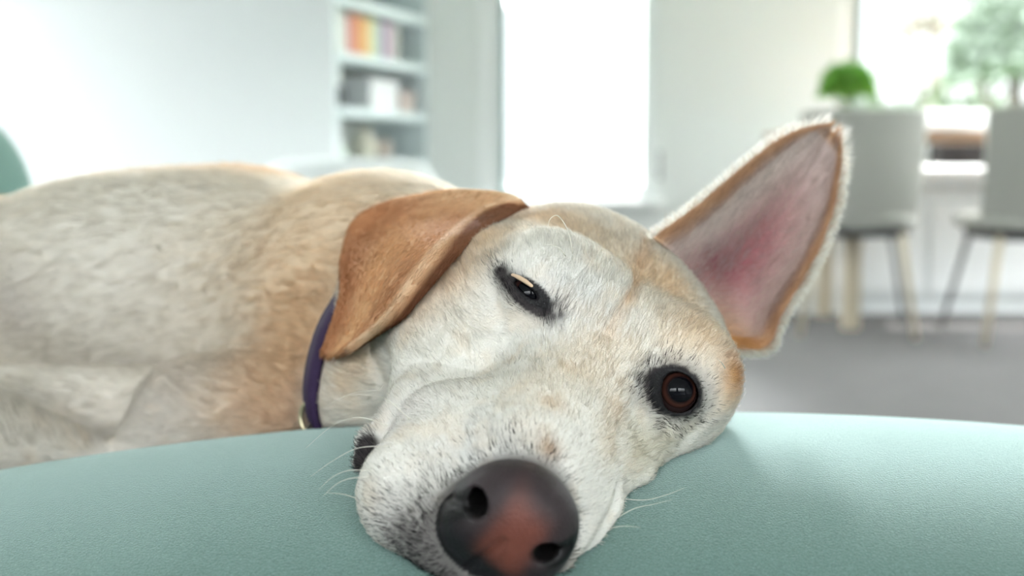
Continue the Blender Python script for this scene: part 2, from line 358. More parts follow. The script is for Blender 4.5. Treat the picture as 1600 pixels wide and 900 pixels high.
def shell_chair():
    r = empty('dining_chair', (0, 0, 0), 0, 'x', 'chair', 'pale upholstered dining chairs at the table')
    # tub shell: gently curved back flowing down to the seat
    W = .222; zt_ = .835; zb = .405
    bm = bmesh.new(); nu, nv = 18, 22; th = .022
    def pt(a, b, off):
        # a across -1..1, b 0 bottom .. 1 top
        hw_ = W*(1-.06*(1-b)) * (1-.12*max(0, (.14-b)/.14)**2)
        x = a*hw_; cur = .055*a*a
        z = zb+(zt_-zb)*b - .035*(1-abs(a)**3)*(1-b)**3
        z -= .012*abs(a)**8*b
        y = -.03*b + cur + .05*(1-b)**3
        return Vector((x, y+off, z))
    F = [[bm.verts.new(pt(-1+2*i/nu, j/nv, 0)) for j in range(nv+1)] for i in range(nu+1)]
    G = [[bm.verts.new(pt(-1+2*i/nu, j/nv, th)) for j in range(nv+1)] for i in range(nu+1)]
    for i in range(nu):
        for j in range(nv):
            bm.faces.new((F[i][j], F[i+1][j], F[i+1][j+1], F[i][j+1])); bm.faces.new((G[i][j], G[i][j+1], G[i+1][j+1], G[i+1][j]))
        bm.faces.new((F[i][0], G[i][0], G[i+1][0], F[i+1][0])); bm.faces.new((F[i][nv], F[i+1][nv], G[i+1][nv], G[i][nv]))
    for j in range(nv):
        bm.faces.new((F[0][j], F[0][j+1], G[0][j+1], G[0][j])); bm.faces.new((F[nu][j], G[nu][j], G[nu][j+1], F[nu][j+1]))
    obj('backrest', bm, M_CHAIR, r, bevel=.006)
    bm = bmesh.new(); sup(bm, (0, .26, .43), (.222, .225, .035), .5, .45); obj('seat', bm, M_CHAIR, r)
    bm = bmesh.new(); sup(bm, (0, .235, .385), (.19, .205, .022), .5, .45); obj('seat_frame', bm, M_CHAIRD, r)
    for sx in (-1, 1):
        bm = bmesh.new(); tube(bm, [(sx*.15, .06, .385), (sx*.205, .0, 0)], [.015, .011]); obj('leg', bm, M_BEECH, r)
        bm = bmesh.new(); tube(bm, [(sx*.15, .40, .385), (sx*.225, .47, 0)], [.012, .009]); obj('leg', bm, M_STEEL, r)
    return r
def copy_tree(o, parent=None):
    c = o.copy(); COL.objects.link(c)
    if parent is not None: c.parent = parent; c.matrix_parent_inverse = o.matrix_parent_inverse.copy()
    for ch in [k for k in o.children]: copy_tree(ch, c)
    return c
ch1 = shell_chair(); ch2 = copy_tree(ch1)
x1, _ = at(1357, 0, 4.0); ch1.location = (x1, 4.0, 0); ch1.rotation_euler = (0, 0, math.radians(-12))
ch1['label'] = 'pale grey dining chair directly behind the raised ear, its whole back in view'
x2, _ = at(1658, 0, 3.8); ch2.location = (x2, 3.78, 0); ch2.rotation_euler = (0, 0, math.radians(-6))
ch2['label'] = 'pale grey dining chair cut off by the right edge of the photo'

# potted plant
px_, _ = at(1328, 0, 4.34)
pl = empty('potted_plant', (px_, 4.34, tz), 0, 'bushy bright green plant in a grey pot on the dining table', 'plant')
bm = bmesh.new(); lathe(bm, [(0, 0), (.038, 0), (.046, .01), (.052, .075), (.055, .08), (.048, .08), (.044, .07), (0, .068)], 32); obj('pot', bm, mat('grey_ceramic_pot', (138, 142, 138), .5), pl)
M_LEAF = mat('bright_leaf', (128, 186, 76), .5, noise=(30, .3)); M_LEAF.node_tree.nodes['Principled BSDF'].inputs['Transmission Weight'].default_value = 0
def leafy(name, n, cen, rad, ll, m_, parent, base=None):
    vs, fs = [], []
    for i in range(n):
        d = Vector(RNG.normal(size=3)).normalized(); d.z = abs(d.z)*.9-.25; d.normalize()
        rr = float(RNG.random())**.4
        c = Vector(cen)+Vector((d.x*rad[0], d.y*rad[1], d.z*rad[2]))*rr
        t = (d+Vector(RNG.normal(size=3))*.5).normalized(); s = t.orthogonal().normalized(); s = (Matrix.Rotation(float(RNG.random())*6.28, 3, t) @ s)
        n_ = t.cross(s); l = ll*float(.6+.8*RNG.random()); w = l*.28; b = len(vs)
        vs += [c-t*l*.5, c+s*w*.5+n_*w*.12, c+t*l*.1+n_*w*.3, c-s*w*.5+n_*w*.12, c+t*l*.5-n_*w*.4]
        fs += [(b, b+1, b+2), (b, b+2, b+3), (b+1, b+4, b+2), (b+2, b+4, b+3)]
    return npmesh(name, [tuple(v) for v in vs], fs, m_, parent)
bm = bmesh.new()
for i in range(26):
    a = i*2.4; r_ = .012+.028*(i % 5)/5
    tube(bm, [(r_*.5*math.cos(a), r_*.5*math.sin(a), .066), (r_*1.2*math.cos(a), r_*1.2*math.sin(a), .12), (r_*2.1*math.cos(a), r_*2.1*math.sin(a), .19)], .0015, 5)
obj('stems', bm, mat('green_stem', (84, 150, 60), .6), pl)
leafy('foliage', 1500, (0, 0, .165), (.105, .105, .105), .045, M_LEAF, pl)
# small white dish beside it
dx, _ = at(1292, 0, 4.28)
bm = bmesh.new(); lathe(bm, [(0, 0), (.03, 0), (.034, .006), (.06, .036), (.062, .04), (.057, .038), (.03, .01), (0, .01)], 32)
o = obj('dish', bm, mat('white_porcelain', (238, 240, 240), .25)); o.location = (dx, 4.28, tz); tag(o, 'small white dish left of the potted plant on the table', 'dish')

# white bench with cushion under the window, slatted basket on it
b0, _ = at(1252, 0, 4.7)
bn = empty('window_bench', (b0, 4.66, 0), 0, 'long white panelled bench along the wall under the right window', 'bench')
obj('bench_top', bx(-.01, 2.2, -.01, .315, .50, .53), M_TRIM, bn, smooth=False, bevel=.004)
obj('bench_body', bx(0, 2.19, .01, .31, .07, .4995), M_WHITE, bn, smooth=False, bevel=.003)
for k in range(4): obj('panel', bx(.03+k*.54, .54+k*.54, -.002, .0098, .10, .47), M_TRIM, bn, smooth=False, bevel=.004)
obj('plinth', bx(.02, 2.17, .03, .30, 0, .07), M_WHITE, bn, smooth=False)
cx, _ = at(1497, 0, 4.8)
bm = bmesh.new(); sup(bm, (cx, 4.80, .582), (.24, .15, .0515), .5, .3); tag(obj('seat_cushion', bm, M_WFAB), 'white sunlit cushion lying on the window bench between the two chairs', 'cushion')
M_DK = mat('dark_slats', (40, 36, 36), .6, noise=(20, .1))
gx0, _ = at(1462, 0, 4.9); gx1, _ = at(1538, 0, 4.9)
bs = empty('slatted_crate', ((gx0+gx1)/2, 4.85, .6325), 0, 'dark crate of upright slats on the cushion below the window, seen between the chairs', 'crate')
w_ = (gx1-gx0)/2
for k in range(9): obj('slat', bx(-w_+k*2*w_/9+.002, -w_+(k+1)*2*w_/9-.003, -.07, -.062, 0, .15), M_DK, bs, smooth=False, bevel=.001)
obj('side_board', bx(-w_, -w_+.008, -.061, .06, 0, .15), M_DK, bs, smooth=False); obj('side_board', bx(w_-.008, w_, -.061, .06, 0, .15), M_DK, bs, smooth=False)
obj('crate_back', bx(-w_+.0085, w_-.0085, .052, .06, 0, .15), M_DK, bs, smooth=False); obj('crate_bottom', bx(-w_+.0085, w_-.0085, -.061, .0515, 0, .008), M_DK, bs, smooth=False)

# ---------------------------------------------------------------- garden outside
struct(tag(obj('lawn', bx(-12, 22, YB+WT, 40, -.5, -.3), mat('lawn_green', (70, 92, 46), .9, noise=(3, .25)), smooth=False)))
M_TL = mat('tree_leaf', (112, 124, 112), .6, noise=(4, .2)); M_TL3 = mat('dry_leaf', (104, 94, 80), .6, noise=(4, .2)); M_TL2 = mat('hedge_leaf', (46, 68, 28), .6, noise=(4, .3)); M_BARK = mat('bark', (90, 80, 72), .9, noise=(8, .3))
def tree(px, Y, zc, rad, m_, label, n=2600, ll=.22, trunk=True, cat='tree'):
    x, _ = at(px, 0, Y)
    r = empty(cat, (x, Y, -.3), 0, label, cat)
    if trunk:
        bm = bmesh.new(); tube(bm, [(0, 0, 0), (.05, 0, zc*.5), (0, .05, zc+.3)], [.14, .10, .06]); tube(bm, [(0, 0, zc*.55), (.5, .1, zc+.5)], [.06, .03], 8); tube(bm, [(0, 0, zc*.5), (-.5, .1, zc+.4)], [.06, .03], 8)
        obj('trunk', bm, M_BARK, r)
    leafy('foliage', n, (0, 0, zc+.3), rad, ll, m_, r)
    return r
tree(1592, 13, 1.9, (.80, .8, 1.25), M_TL, 'leafy blue-green tree outside the window at the right edge', 3000, .2)
tree(1462, 18, 2.9, (.75, .8, .9), M_TL3, 'thin beige-leaved tree outside, left of the blue-green one', 420, .2)
tree(1508, 16, .1, (1.0, .7, 2.0), M_TL2, 'low yellow-green shrub outside just above the window sill', 5000, .16, False, 'shrub')
tree(1352, 18.2, .1, (.6, .6, 2.0), M_TL2, 'small yellow-green shrub outside, right of the potted plant', 3000, .16, False, 'shrub')

hx_, _ = at(1500, 0, 24)
hr = empty('hedge', (hx_, 24, -.3), 0, 'long yellow-green hedge at the far end of the garden outside the right window', 'hedge')
bm = bmesh.new(); sup(bm, (0, 0, 1.1), (4.6, .5, 1.1), .4, .4); obj('hedge_core', bm, mat('hedge_inside', (40, 56, 24), .8, noise=(3, .4)), hr)  # solid core added to block the sky behind the leaves
leafy('foliage', 9000, (0, 0, 1.0), (4.9, .8, 1.45), .26, M_TL2, hr)

# ---------------------------------------------------------------- sage green seats
def pouf_z(x, y): pass
M_SAGE2 = mat('pale_sage_fabric', (150, 184, 174), .9, bump=(400, .3, .001))
ac = empty('armchair', (-1.36, 2.0, 0), math.radians(20), 'sage green upholstered armchair, only its rounded edge showing at the left of the photo', 'armchair')
bm = bmesh.new(); sup(bm, (0, .02, .42), (.46, .13, .36), .55, .7, fn=lambda p: p+Vector((0, -.12*(p.z-.3), 0))); obj('backrest', bm, M_SAGE2, ac)
bm = bmesh.new(); sup(bm, (0, -.32, .30), (.40, .36, .13), .4, .4); obj('seat', bm, M_SAGE2, ac)
for s in (-1, 1):
    bm = bmesh.new(); sup(bm, (s*.42, -.25, .36), (.09, .34, .2), .5, .5); obj('armrest', bm, M_SAGE2, ac)
    for y in (-.55, .05):
        bm = bmesh.new(); tube(bm, [(s*.33, y, .2), (s*.36, y, 0)], [.02, .013]); obj('leg', bm, M_BEECH, ac)
# ---------------------------------------------------------------- the dog's body as one smooth solid
NAX = frame(EF-EU*.10, EU)                                    # nose axes: side, forward, up
NC = P(793, 812, .3905)                                       # nose centre
def N(x, f, u): return NC + (NAX[0]*x + NAX[1]*f + NAX[2]*u)*.01
OTT = [.0747, .5147, .2532, .7564, .2973, .2423, .0492]       # ottoman dome: centre, half sizes, turn
OTM = np.array([[math.cos(OTT[6]), math.sin(OTT[6]), 0], [-math.sin(OTT[6]), math.cos(OTT[6]), 0], [0, 0, 1]])
def ott_sdf(q): return ell(q, np.array(OTT[:3]), OTT[3:6], OTM)
def nose_shape(q):
    d = ell(q, N(-.22, 0, .42), (.0222, .0165, .0204), NAX)
    for s in (-1, 1):
        d = smin(d, ell(q, N(s*1.18-.16, .15, -.50), (.0104, .0125, .0122), NAX), .012)     # wings
        d = smin(d, ell(q, N(s*1.2-.16, .0, -1.25), (.0088, .0100, .0090), NAX), .010)
    d = smin(d, ell(q, N(0, .1, -1.5), (.0100, .0090, .0100), NAX), .012)               # lip bridge
    return d
def dog_base(q):
    d = he(q, .5, -2.8, -2.35, 6.3, 6.8, 3.9)                                  # skull
    d = smin(d, he(q, -3.3, 2.8, -.1, 3.0, 2.8, 2.1), .04)                    # brow and orbit
    d = smin(d, he(q, 3.3, 2.6, -.1, 2.7, 2.8, 2.2), .04)
    d = smin(d, he(q, 4.0, .6, -2.4, 2.6, 4.4, 2.5), .03)                    # cheeks
    d = smin(d, he(q, -4.9, 0.4, -3.2, 2.9, 4.6, 3.4), .03)
    d = smin(d, he(q, 3.2, 4.4, -2.9, 1.5, 3.0, 1.5), .025)                  # under the open eye
    d = smin(d, cone(q, P(740, 500, .535), P(684, 628, .492), .042, .024), .03)
    # muzzle
    d = smin(d, cone(q, H(0, 4.0, -2.9), H(-.6, 12.2, -4.0), .0345, .0290), .045)
    d = smin(d, he(q, -.6, 9.8, -2.7, 2.1, 4.6, 1.9), .02)
    # flews
    d = smin(d, cone(q, P(700, 700, .450), P(650, 762, .428), .027, .0222), .03)
    d = smin(d, cone(q, P(652, 786, .422), P(695, 832, .408), .0205, .0170), .02)
    d = smin(d, cone(q, P(576, 694, .450), P(568, 722, .445), .0064, .0058), .004)
    d = smin(d, cone(q, P(650, 636, .472), P(594, 688, .456), .014, .0085), .012)
    d = smin(d, cone(q, P(925, 740, .452), P(885, 825, .420), .016, .0135), .025)
    d = smin(d, sph(q, P(985, 738, .462), .0095), .014)
    d = smin(d, cone(q, P(940, 800, .435), P(870, 870, .405), .008, .008), .012)
    # lower jaw and chin
    d = smin(d, cone(q, H(0, 0, -6.5), H(-1.0, 11.0, -6.6), .030, .020), .03)
    d = smin(d, sph(q, P(775, 905, .405), .017), .02)
    # neck, shoulders, trunk
    d = smin(d, cone(q, H(-2.5, -6, -4.6), P(590, 480, .72), .051, .076), .05)
    d = smin(d, cone(q, P(592, 605, .603), P(650, 500, .60), .037, .045), .06)
    d = smin(d, cone(q, P(640, 560, .585), P(700, 480, .58), .028, .035), .05)
    d = smin(d, cone(q, P(590, 470, .73), P(380, 464, .84), .078, .088), .06)
    d = smin(d, cone(q, P(380, 464, .84), P(-150, 545, .98), .088, .131), .06)
    d = smin(d, cone(q, P(-150, 545, .98), P(-700, 640, 1.05), .131, .105), .06)
    # upper arm, forearm and chest folds
    d = smin(d, cone(q, P(190, 722, .68), P(330, 695, .69), .014, .018), .03)
    d = smin(d, cone(q, P(520, 640, .635), P(300, 645, .69), .030, .036), .05)
    d = smin(d, ell(q, P(235, 428, .85), (.150, .10, .078), np.eye(3)), .05)
    d = smin(d, cone(q, P(330, 652, .735), P(-140, 672, .745), .036, .046), .007)
    d = smin(d, cone(q, P(175, 716, .675), P(-170, 680, .625), .010, .052), .006)
    d = smin(d, ell(q, P(600, 352, .70), (.05, .05, .022), np.eye(3)), .04)
    d = smin(d + .0015, nose_shape(q), .005)
    return d
def hit(px, py, push=0.0, fn=dog_base):
    """where the line of sight through this spot meets the dog, pushed inwards"""
    o = np.array([0, 0, CAMZ]); v = nrm(P(px, py, 1)-o); t = .3
    for _ in range(90):
        t += float(fn((o+v*t)[None])[0])*.85
    return o+v*(t+push)
ER = .0105                                                     # eyeball radius
EYE_O = hit(1054, 612, .0095); EYE_C = hit(829, 461, .0112)    # open eye, half closed eye
def eye_frame(c, a, b):                                        # rows: along the gap, outwards, across the gap
    o = nrm(np.array([0, 0, CAMZ])-c); s = P(*b, 1)-P(*a, 1); s = nrm(s - o*o.dot(s)); return np.stack([s, o, np.cross(s, o)])
EFO = eye_frame(EYE_O, (1014, 600), (1094, 636))
EFC = eye_frame(EYE_C, (776, 422), (868, 498))
FURROW = [hit(*p) for p in ((1012, 372), (1000, 420), (978, 478), (952, 520))]
CHEEKL = [hit(*p) for p in ((985, 735), (968, 700), (978, 665), (1000, 640))]
MOUTH = [hit(*p) for p in ((905, 880), (940, 835), (962, 790), (968, 765))]
ROLL = [hit(*p) for p in ((600, 715), (640, 672), (700, 650), (770, 644), (830, 652))]
RDIP = [hit(*p) for p in ((612, 660), (650, 636), (700, 622), (770, 616))]
CHKL = [hit(*p) for p in ((1130, 600), (1100, 660), (1060, 700), (1020, 722))]
NOST = [(hit(744, 792), hit(720, 786), hit(697, 770)), (hit(850, 868), hit(872, 872), hit(888, 856))]
NFOLD = [hit(*p) for p in ((572, 525), (585, 570), (600, 600), (606, 612))]
PHIL = [hit(785, 848), hit(760, 866), hit(728, 890)]
def dog_sdf(q):
    d = dog_base(q)
    for n0, n1, n2 in NOST:
        d = smax(d, -cone(q, n0-NAX[1]*-.001, n0-NAX[1]*.012, .0040, .0042), .003)
        d = d - gpath(q, [n0, n1, n2], .0019, -.0014)
    d = d - gpath(q, PHIL, .0015, -.0024)
    d = d - gpath(q, FURROW, .0038, -.0022) - gpath(q, CHEEKL, .007, -.0012) - gpath(q, MOUTH, .003, -.0022)
    d = d - gpath(q, ROLL, .010, .0012) - gpath(q, RDIP, .011, -.0010) - gpath(q, CHKL, .005, -.0008)
    d = d - gpath(q, NFOLD, .003, -.002)
    # eyes: sockets, lids and the gap between the lids
    for c, fr, a, b, sh in ((EYE_O, EFO, .0103, .0088, .0), (EYE_C, EFC, .0112, .0022, -.0006)):
        w = (q-c) @ fr.T; rr = np.sqrt((w*w).sum(-1))
        near = rr < .03
        if not near.any(): continue
        w = w[near]; rr = rr[near]; dn = d[near]
        dn = smax(dn, -(rr-ER-.0014), .005)
        lid = smax(np.abs(rr-ER-.0016)-.0012, -w[:, 1]+.001, .002)
        g = np.sqrt((w[:, 0]/a)**2+((w[:, 2]-sh)/b)**2)
        lid = smax(lid, -(g-1)*min(a, b), .0010)
        dn = smin(dn, lid, .003 if b > .004 else .005)
        d[near] = dn
    d = smax(d, -(ott_sdf(q)-.0004), .004)
    return d
# ottoman: a wide domed cushion
NHAIR = 300000
ot = empty('ottoman', (OTT[0], OTT[1], 0), OTT[6], 'large domed sage green velvet ottoman the dog is lying on', 'ottoman')
bm = bmesh.new(); sup(bm, (0, 0, OTT[2]), (OTT[3], OTT[4], OTT[5]), 1.0, 1.0, 240, 120, fn=lambda p: Vector((p.x, p.y, max(p.z, .07))))
cush = obj('cushion', bm, M_SAGE, ot)
bm = bmesh.new(); tube(bm, [(OTT[3]*.68*math.cos(a), OTT[4]*.68*math.sin(a), .074) for a in np.linspace(0, 2*math.pi, 73)], .006, 8); obj('piping', bm, M_SAGE, ot)
for sx in (-1, 1):
    for sy in (-1, 1):
        bm = bmesh.new(); tube(bm, [(sx*.36, sy*.12, .0715), (sx*.38, sy*.13, 0)], [.024, .018], 16); obj('foot', bm, M_BEECH, ot)
# ---------------------------------------------------------------- turning the solid into a mesh (surface nets)
def axis(segs):
    out = [segs[0][0]]
    for a, b, st in segs:
        n = max(1, int(round((b-a)/st))); out += list(a+(b-a)*(np.arange(n)+1)/n)
    return np.array(out)
def surface_nets(fn, xs, ys, zs, B=6):
    nx, ny, nz = len(xs), len(ys), len(zs)
    def pts(I, J, K): return np.stack([xs[I], ys[J], zs[K]], -1)
    ci, cj, ck = [np.unique(np.append(np.arange(0, n, B), n-1)) for n in (nx, ny, nz)]
    I, J, K = np.meshgrid(ci, cj, ck, indexing='ij')
    C = fn(pts(I.ravel(), J.ravel(), K.ravel())).reshape(I.shape)
    F = np.ones((nx, ny, nz), np.float32)
    for a in range(len(ci)-1):
        for b in range(len(cj)-1):
            blk = C[a:a+2, b:b+2]
            dxy = math.hypot(xs[ci[a+1]]-xs[ci[a]], ys[cj[b+1]]-ys[cj[b]])
            for c in range(len(ck)-1):
                w = blk[:, :, c:c+2]; diag = math.hypot(dxy, zs[ck[c+1]]-zs[ck[c]])
                sl = (slice(ci[a], ci[a+1]+1), slice(cj[b], cj[b+1]+1), slice(ck[c], ck[c+1]+1))
                if np.abs(w).min() < diag*.95:
                    F[sl] = 9.0
                elif w.flat[0] < 0:
                    F[sl] = np.where(F[sl] == 9.0, 9.0, -1.0)
    idx = np.argwhere(F == 9.0)
    for s in range(0, len(idx), 400000):
        q = idx[s:s+400000]; F[q[:, 0], q[:, 1], q[:, 2]] = fn(pts(q[:, 0], q[:, 1], q[:, 2]))
    ins = F < 0
    cnt = np.zeros((nx-1, ny-1, nz-1), np.int8); acc = None
    for i in (0, 1):
        for j in (0, 1):
            for k in (0, 1): cnt += ins[i:nx-1+i, j:ny-1+j, k:nz-1+k]
    act = (cnt > 0) & (cnt < 8)
    cells = np.argwhere(act); vid = -np.ones(act.shape, np.int32); vid[tuple(cells.T)] = np.arange(len(cells))
    a, b, c = cells.T; pos = np.zeros((len(cells), 3)); num = np.zeros(len(cells))
    G = [xs, ys, zs]
    for ax in range(3):
        o = [v for v in range(3) if v != ax]
        for u in (0, 1):
            for v in (0, 1):
                s = np.zeros(3, int); s[o[0]] = u; s[o[1]] = v; e = s.copy(); e[ax] += 1
                f0 = F[a+s[0], b+s[1], c+s[2]]; f1 = F[a+e[0], b+e[1], c+e[2]]
                m = (f0 < 0) != (f1 < 0); t = np.where(m, f0/(f0-f1+1e-20), 0)
                p0 = pts(a+s[0], b+s[1], c+s[2]); p1 = pts(a+e[0], b+e[1], c+e[2])
                pos += np.where(m[:, None], p0+(p1-p0)*t[:, None], 0); num += m
    pos /= num[:, None]
    quads = []
    for ax in range(3):
        o = [v for v in range(3) if v != ax]
        lo = [slice(1, -1)]*3; lo[ax] = slice(0, -1); hi = list(lo); hi[ax] = slice(1, None)
        A = ins[tuple(lo)]; Bq = ins[tuple(hi)]
        e = np.argwhere(A != Bq); 
        if len(e) == 0: continue
        flip = A[tuple(e.T)]
        off = np.ones(3, int); off[ax] = 0; e = e+off
        u = np.zeros(3, int); u[o[0]] = 1; v = np.zeros(3, int); v[o[1]] = 1
        q = np.stack([vid[tuple((e-u-v).T)], vid[tuple((e-v).T)], vid[tuple(e.T)], vid[tuple((e-u).T)]], -1)
        fl = flip if ax != 1 else ~flip
        q[~fl] = q[~fl][:, ::-1]
        quads.append(q)
    quads = np.concatenate(quads); quads = quads[(quads >= 0).all(1)]
    return pos, quads
def grad(fn, p, e=3e-4):
    out = np.empty((len(p), 3))
    for s in range(0, len(p), 200000):
        q = p[s:s+200000]
        for k in range(3):
            h = np.zeros(3); h[k] = e; out[s:s+200000, k] = fn(q+h)-fn(q-h)
    return out/(2*e)
def settle(fn, p, n=2):                        # pull the vertices onto the surface
    for _ in range(n):
        g = grad(fn, p); f = np.concatenate([fn(p[s:s+200000]) for s in range(0, len(p), 200000)])
        p = p - g*np.clip(f/((g**2).sum(1)+.05), -.0015, .0015)[:, None]
    return p
# ---------------------------------------------------------------- ears: thick curved sheets
def cr(t, n):                                   # Catmull-Rom weights over n control rows
    t = np.asarray(t)*(n-1); i = np.clip(np.floor(t).astype(int), 0, n-2); u = t-i
    W = np.zeros((len(t), n)); c = [(-u+2*u*u-u**3)/2, (2-5*u*u+3*u**3)/2, (u+4*u*u-3*u**3)/2, (-u*u+u**3)/2]
    for k, w in enumerate(c):
        j = i+k-1
        lo = j < 0; hi = j > n-1; ok = ~lo & ~hi; r = np.arange(len(t))
        np.add.at(W, (r[ok], j[ok]), w[ok])
        if lo.any(): np.add.at(W, (r[lo], np.zeros(lo.sum(), int)), 2*w[lo]); np.add.at(W, (r[lo], np.ones(lo.sum(), int)), -w[lo])
        if hi.any(): np.add.at(W, (r[hi], np.full(hi.sum(), n-1)), 2*w[hi]); np.add.at(W, (r[hi], np.full(hi.sum(), n-2)), -w[hi])
    return W
def sheet(rows, nu=70, nv=50):
    R = np.array([[P(*c) for c in r] for r in rows])
    return np.einsum('ai,ijk,bj->abk', cr(np.linspace(0, 1, nu), R.shape[0]), R, cr(np.linspace(0, 1, nv), R.shape[1]))
def thick_sheet(S, th, facing=1):
    """front and back skins, rounded rim; returns verts, quads, normals, (u, v, side) per vertex"""
    nu, nv = S.shape[:2]
    n = np.cross(np.gradient(S, axis=0), np.gradient(S, axis=1)); n /= np.linalg.norm(n, axis=2, keepdims=True)+1e-12
    if (n*(np.array([0, 0, CAMZ])-S)).sum() < 0: n = -n; fl = True
    else: fl = False
    U, V = np.meshgrid(np.linspace(0, 1, nu), np.linspace(0, 1, nv), indexing='ij')
    rim = np.sqrt(np.clip(1-np.clip(1-np.minimum(np.minimum(V, 1-V)*nv/4.0, (1-U)*nu/4.0), 0, 1)**2, 0.02, 1))
    T = (th*rim)[..., None]/2
    A = S+n*T; B = S-n*T; v = np.concatenate([A.reshape(-1, 3), B.reshape(-1, 3)])
    nn = np.concatenate([n.reshape(-1, 3), -n.reshape(-1, 3)])
    uvs = np.concatenate([np.stack([U.ravel(), V.ravel(), np.ones(U.size)], -1), np.stack([U.ravel(), V.ravel(), np.zeros(U.size)], -1)])
    g = np.arange(nu*nv).reshape(nu, nv); M = nu*nv
    q = np.stack([g[:-1, :-1], g[1:, :-1], g[1:, 1:], g[:-1, 1:]], -1).reshape(-1, 4)
    if fl: q = q[:, ::-1]
    qs = [q, q[:, ::-1]+M]
    ring = np.concatenate([g[:, 0], g[-1, 1:], g[-2::-1, -1], g[0, -2:0:-1]])
    rr = np.roll(ring, -1); e = np.stack([rr, ring, ring+M, rr+M], -1)
    qs.append(e[:, ::-1] if fl else e)
    return v, np.concatenate(qs), nn, uvs
EAR_FOLDED = [
 [(668, 306, .625), (700, 300, .608), (735, 300, .590), (775, 303, .572), (812, 312, .560), (826, 322, .572)],
 [(598, 320, .625), (640, 326, .606), (680, 333, .588), (722, 338, .565), (752, 336, .556), (768, 352, .566)],
 [(552, 346, .625), (585, 362, .606), (622, 376, .588), (665, 388, .563), (690, 388, .553), (716, 398, .563)],
 [(534, 405, .622), (562, 420, .603), (592, 430, .585), (622, 440, .562), (646, 444, .551), (668, 450, .560)],
 [(531, 465, .616), (550, 478, .598), (572, 486, .582), (594, 490, .563), (612, 492, .553), (628, 494, .562)],
 [(515, 520, .606), (530, 528, .592), (546, 530, .580), (562, 528, .568), (577, 522, .561), (588, 520, .566)],
 [(505, 548, .600), (513, 557, .592), (524, 558, .586), (536, 551, .580), (546, 545, .575), (553, 541, .576)]]
EAR_ERECT = [
 [(1020, 372, .555), (1062, 410, .580), (1095, 465, .595), (1122, 515, .590), (1150, 545, .572)],
 [(1050, 350, .563), (1095, 385, .592), (1132, 440, .612), (1166, 508, .604), (1198, 540, .580)],
 [(1093, 318, .572), (1128, 355, .600), (1165, 405, .616), (1200, 455, .608), (1224, 487, .588)],
 [(1150, 270, .582), (1180, 303, .606), (1214, 345, .618), (1246, 385, .611), (1270, 408, .596)],
 [(1205, 226, .592), (1228, 255, .608), (1254, 290, .617), (1281, 318, .613), (1300, 334, .602)],
 [(1248, 203, .598), (1264, 222, .608), (1282, 243, .613), (1300, 258, .611), (1312, 266, .606)],
 [(1282, 195, .602), (1290, 200, .606), (1299, 206, .608), (1308, 212, .607), (1314, 218, .606)]]

def pixd(p): v = p-np.array([0, 0, CAMZ]); return v[1]*CP-v[2]*SP
def lay(rows, offs):                             # lets the flap lie on what is under it
    out = []
    for i, r in enumerate(rows):
        row = []
        for j, (x, y, d) in enumerate(r):
            h = hit(x, y); dh_ = float(pixd(h)); on = abs(float(dog_base(h[None])[0])) < .002 and dh_ < .75
            row.append((x, y, min(d, dh_-offs[j]*(.35 if i == 0 else 1)) if on else d))
        out.append(row)
    return out
EAR_FOLDED = lay(EAR_FOLDED, (.013, .014, .015, .017, .024, .003))

# ---------------------------------------------------------------- the dog
dog = empty('dog', (.02, .56, .50), 0, 'cream and ginger dog lying on the ottoman, one ear raised, one eye half closed', 'dog')
OFF = -np.array([.02, .56, .50])
FX = axis([(-.78, -.42, .006), (-.42, -.14, .0032), (-.14, .135, .0011), (.135, .17, .003)])
FY = axis([(.31, .335, .003), (.335, .56, .0011), (.56, .66, .0028), (.66, .80, .0035), (.80, 1.22, .006)])
FZ = axis([(.34, .42, .006), (.42, .455, .0025), (.455, .62, .0011), (.62, .74, .004)])
BV, BQ = surface_nets(dog_sdf, FX, FY, FZ)
BV = settle(dog_sdf, BV)
BN = grad(dog_sdf, BV, 8e-4); BN /= np.linalg.norm(BN, axis=1, keepdims=True)+1e-12

def sm(t): return t*t*(3-2*t)
def value_noise(p, scale, seed=0):
    q = p*scale; i = np.floor(q).astype(np.int64); f = sm(q-i); r = 0
    def h(a): 
        n = (a[:, 0]*73856093) ^ (a[:, 1]*19349663) ^ (a[:, 2]*83492791) ^ (seed*2654435761)
        n = (n ^ (n >> 13))*1274126177 & 0x7fffffff
        return ((n ^ (n >> 16)) & 0xffff)/65535.0
    for a in (0, 1):
        for b in (0, 1):
            for c in (0, 1):
                w = (f[:, 0] if a else 1-f[:, 0])*(f[:, 1] if b else 1-f[:, 1])*(f[:, 2] if c else 1-f[:, 2])
                r = r+w*h(i+np.array([a, b, c]))
    return r
def fb(p, s, seed=0): return (value_noise(p, s, seed)+.5*value_noise(p, s*2.1, seed+5)+.25*value_noise(p, s*4.3, seed+9))/1.75
L_ = lambda *c: np.array(lin(*c))
CREAM, PALE, TAN, GINGER, BROWN, DARK, GREY, OLIVE_SHADE = L_(230, 227, 220), L_(232, 228, 220), L_(225, 202, 172), L_(211, 175, 132), L_(176, 126, 84), L_(14, 13, 16), L_(186, 180, 178), L_(184, 172, 138)
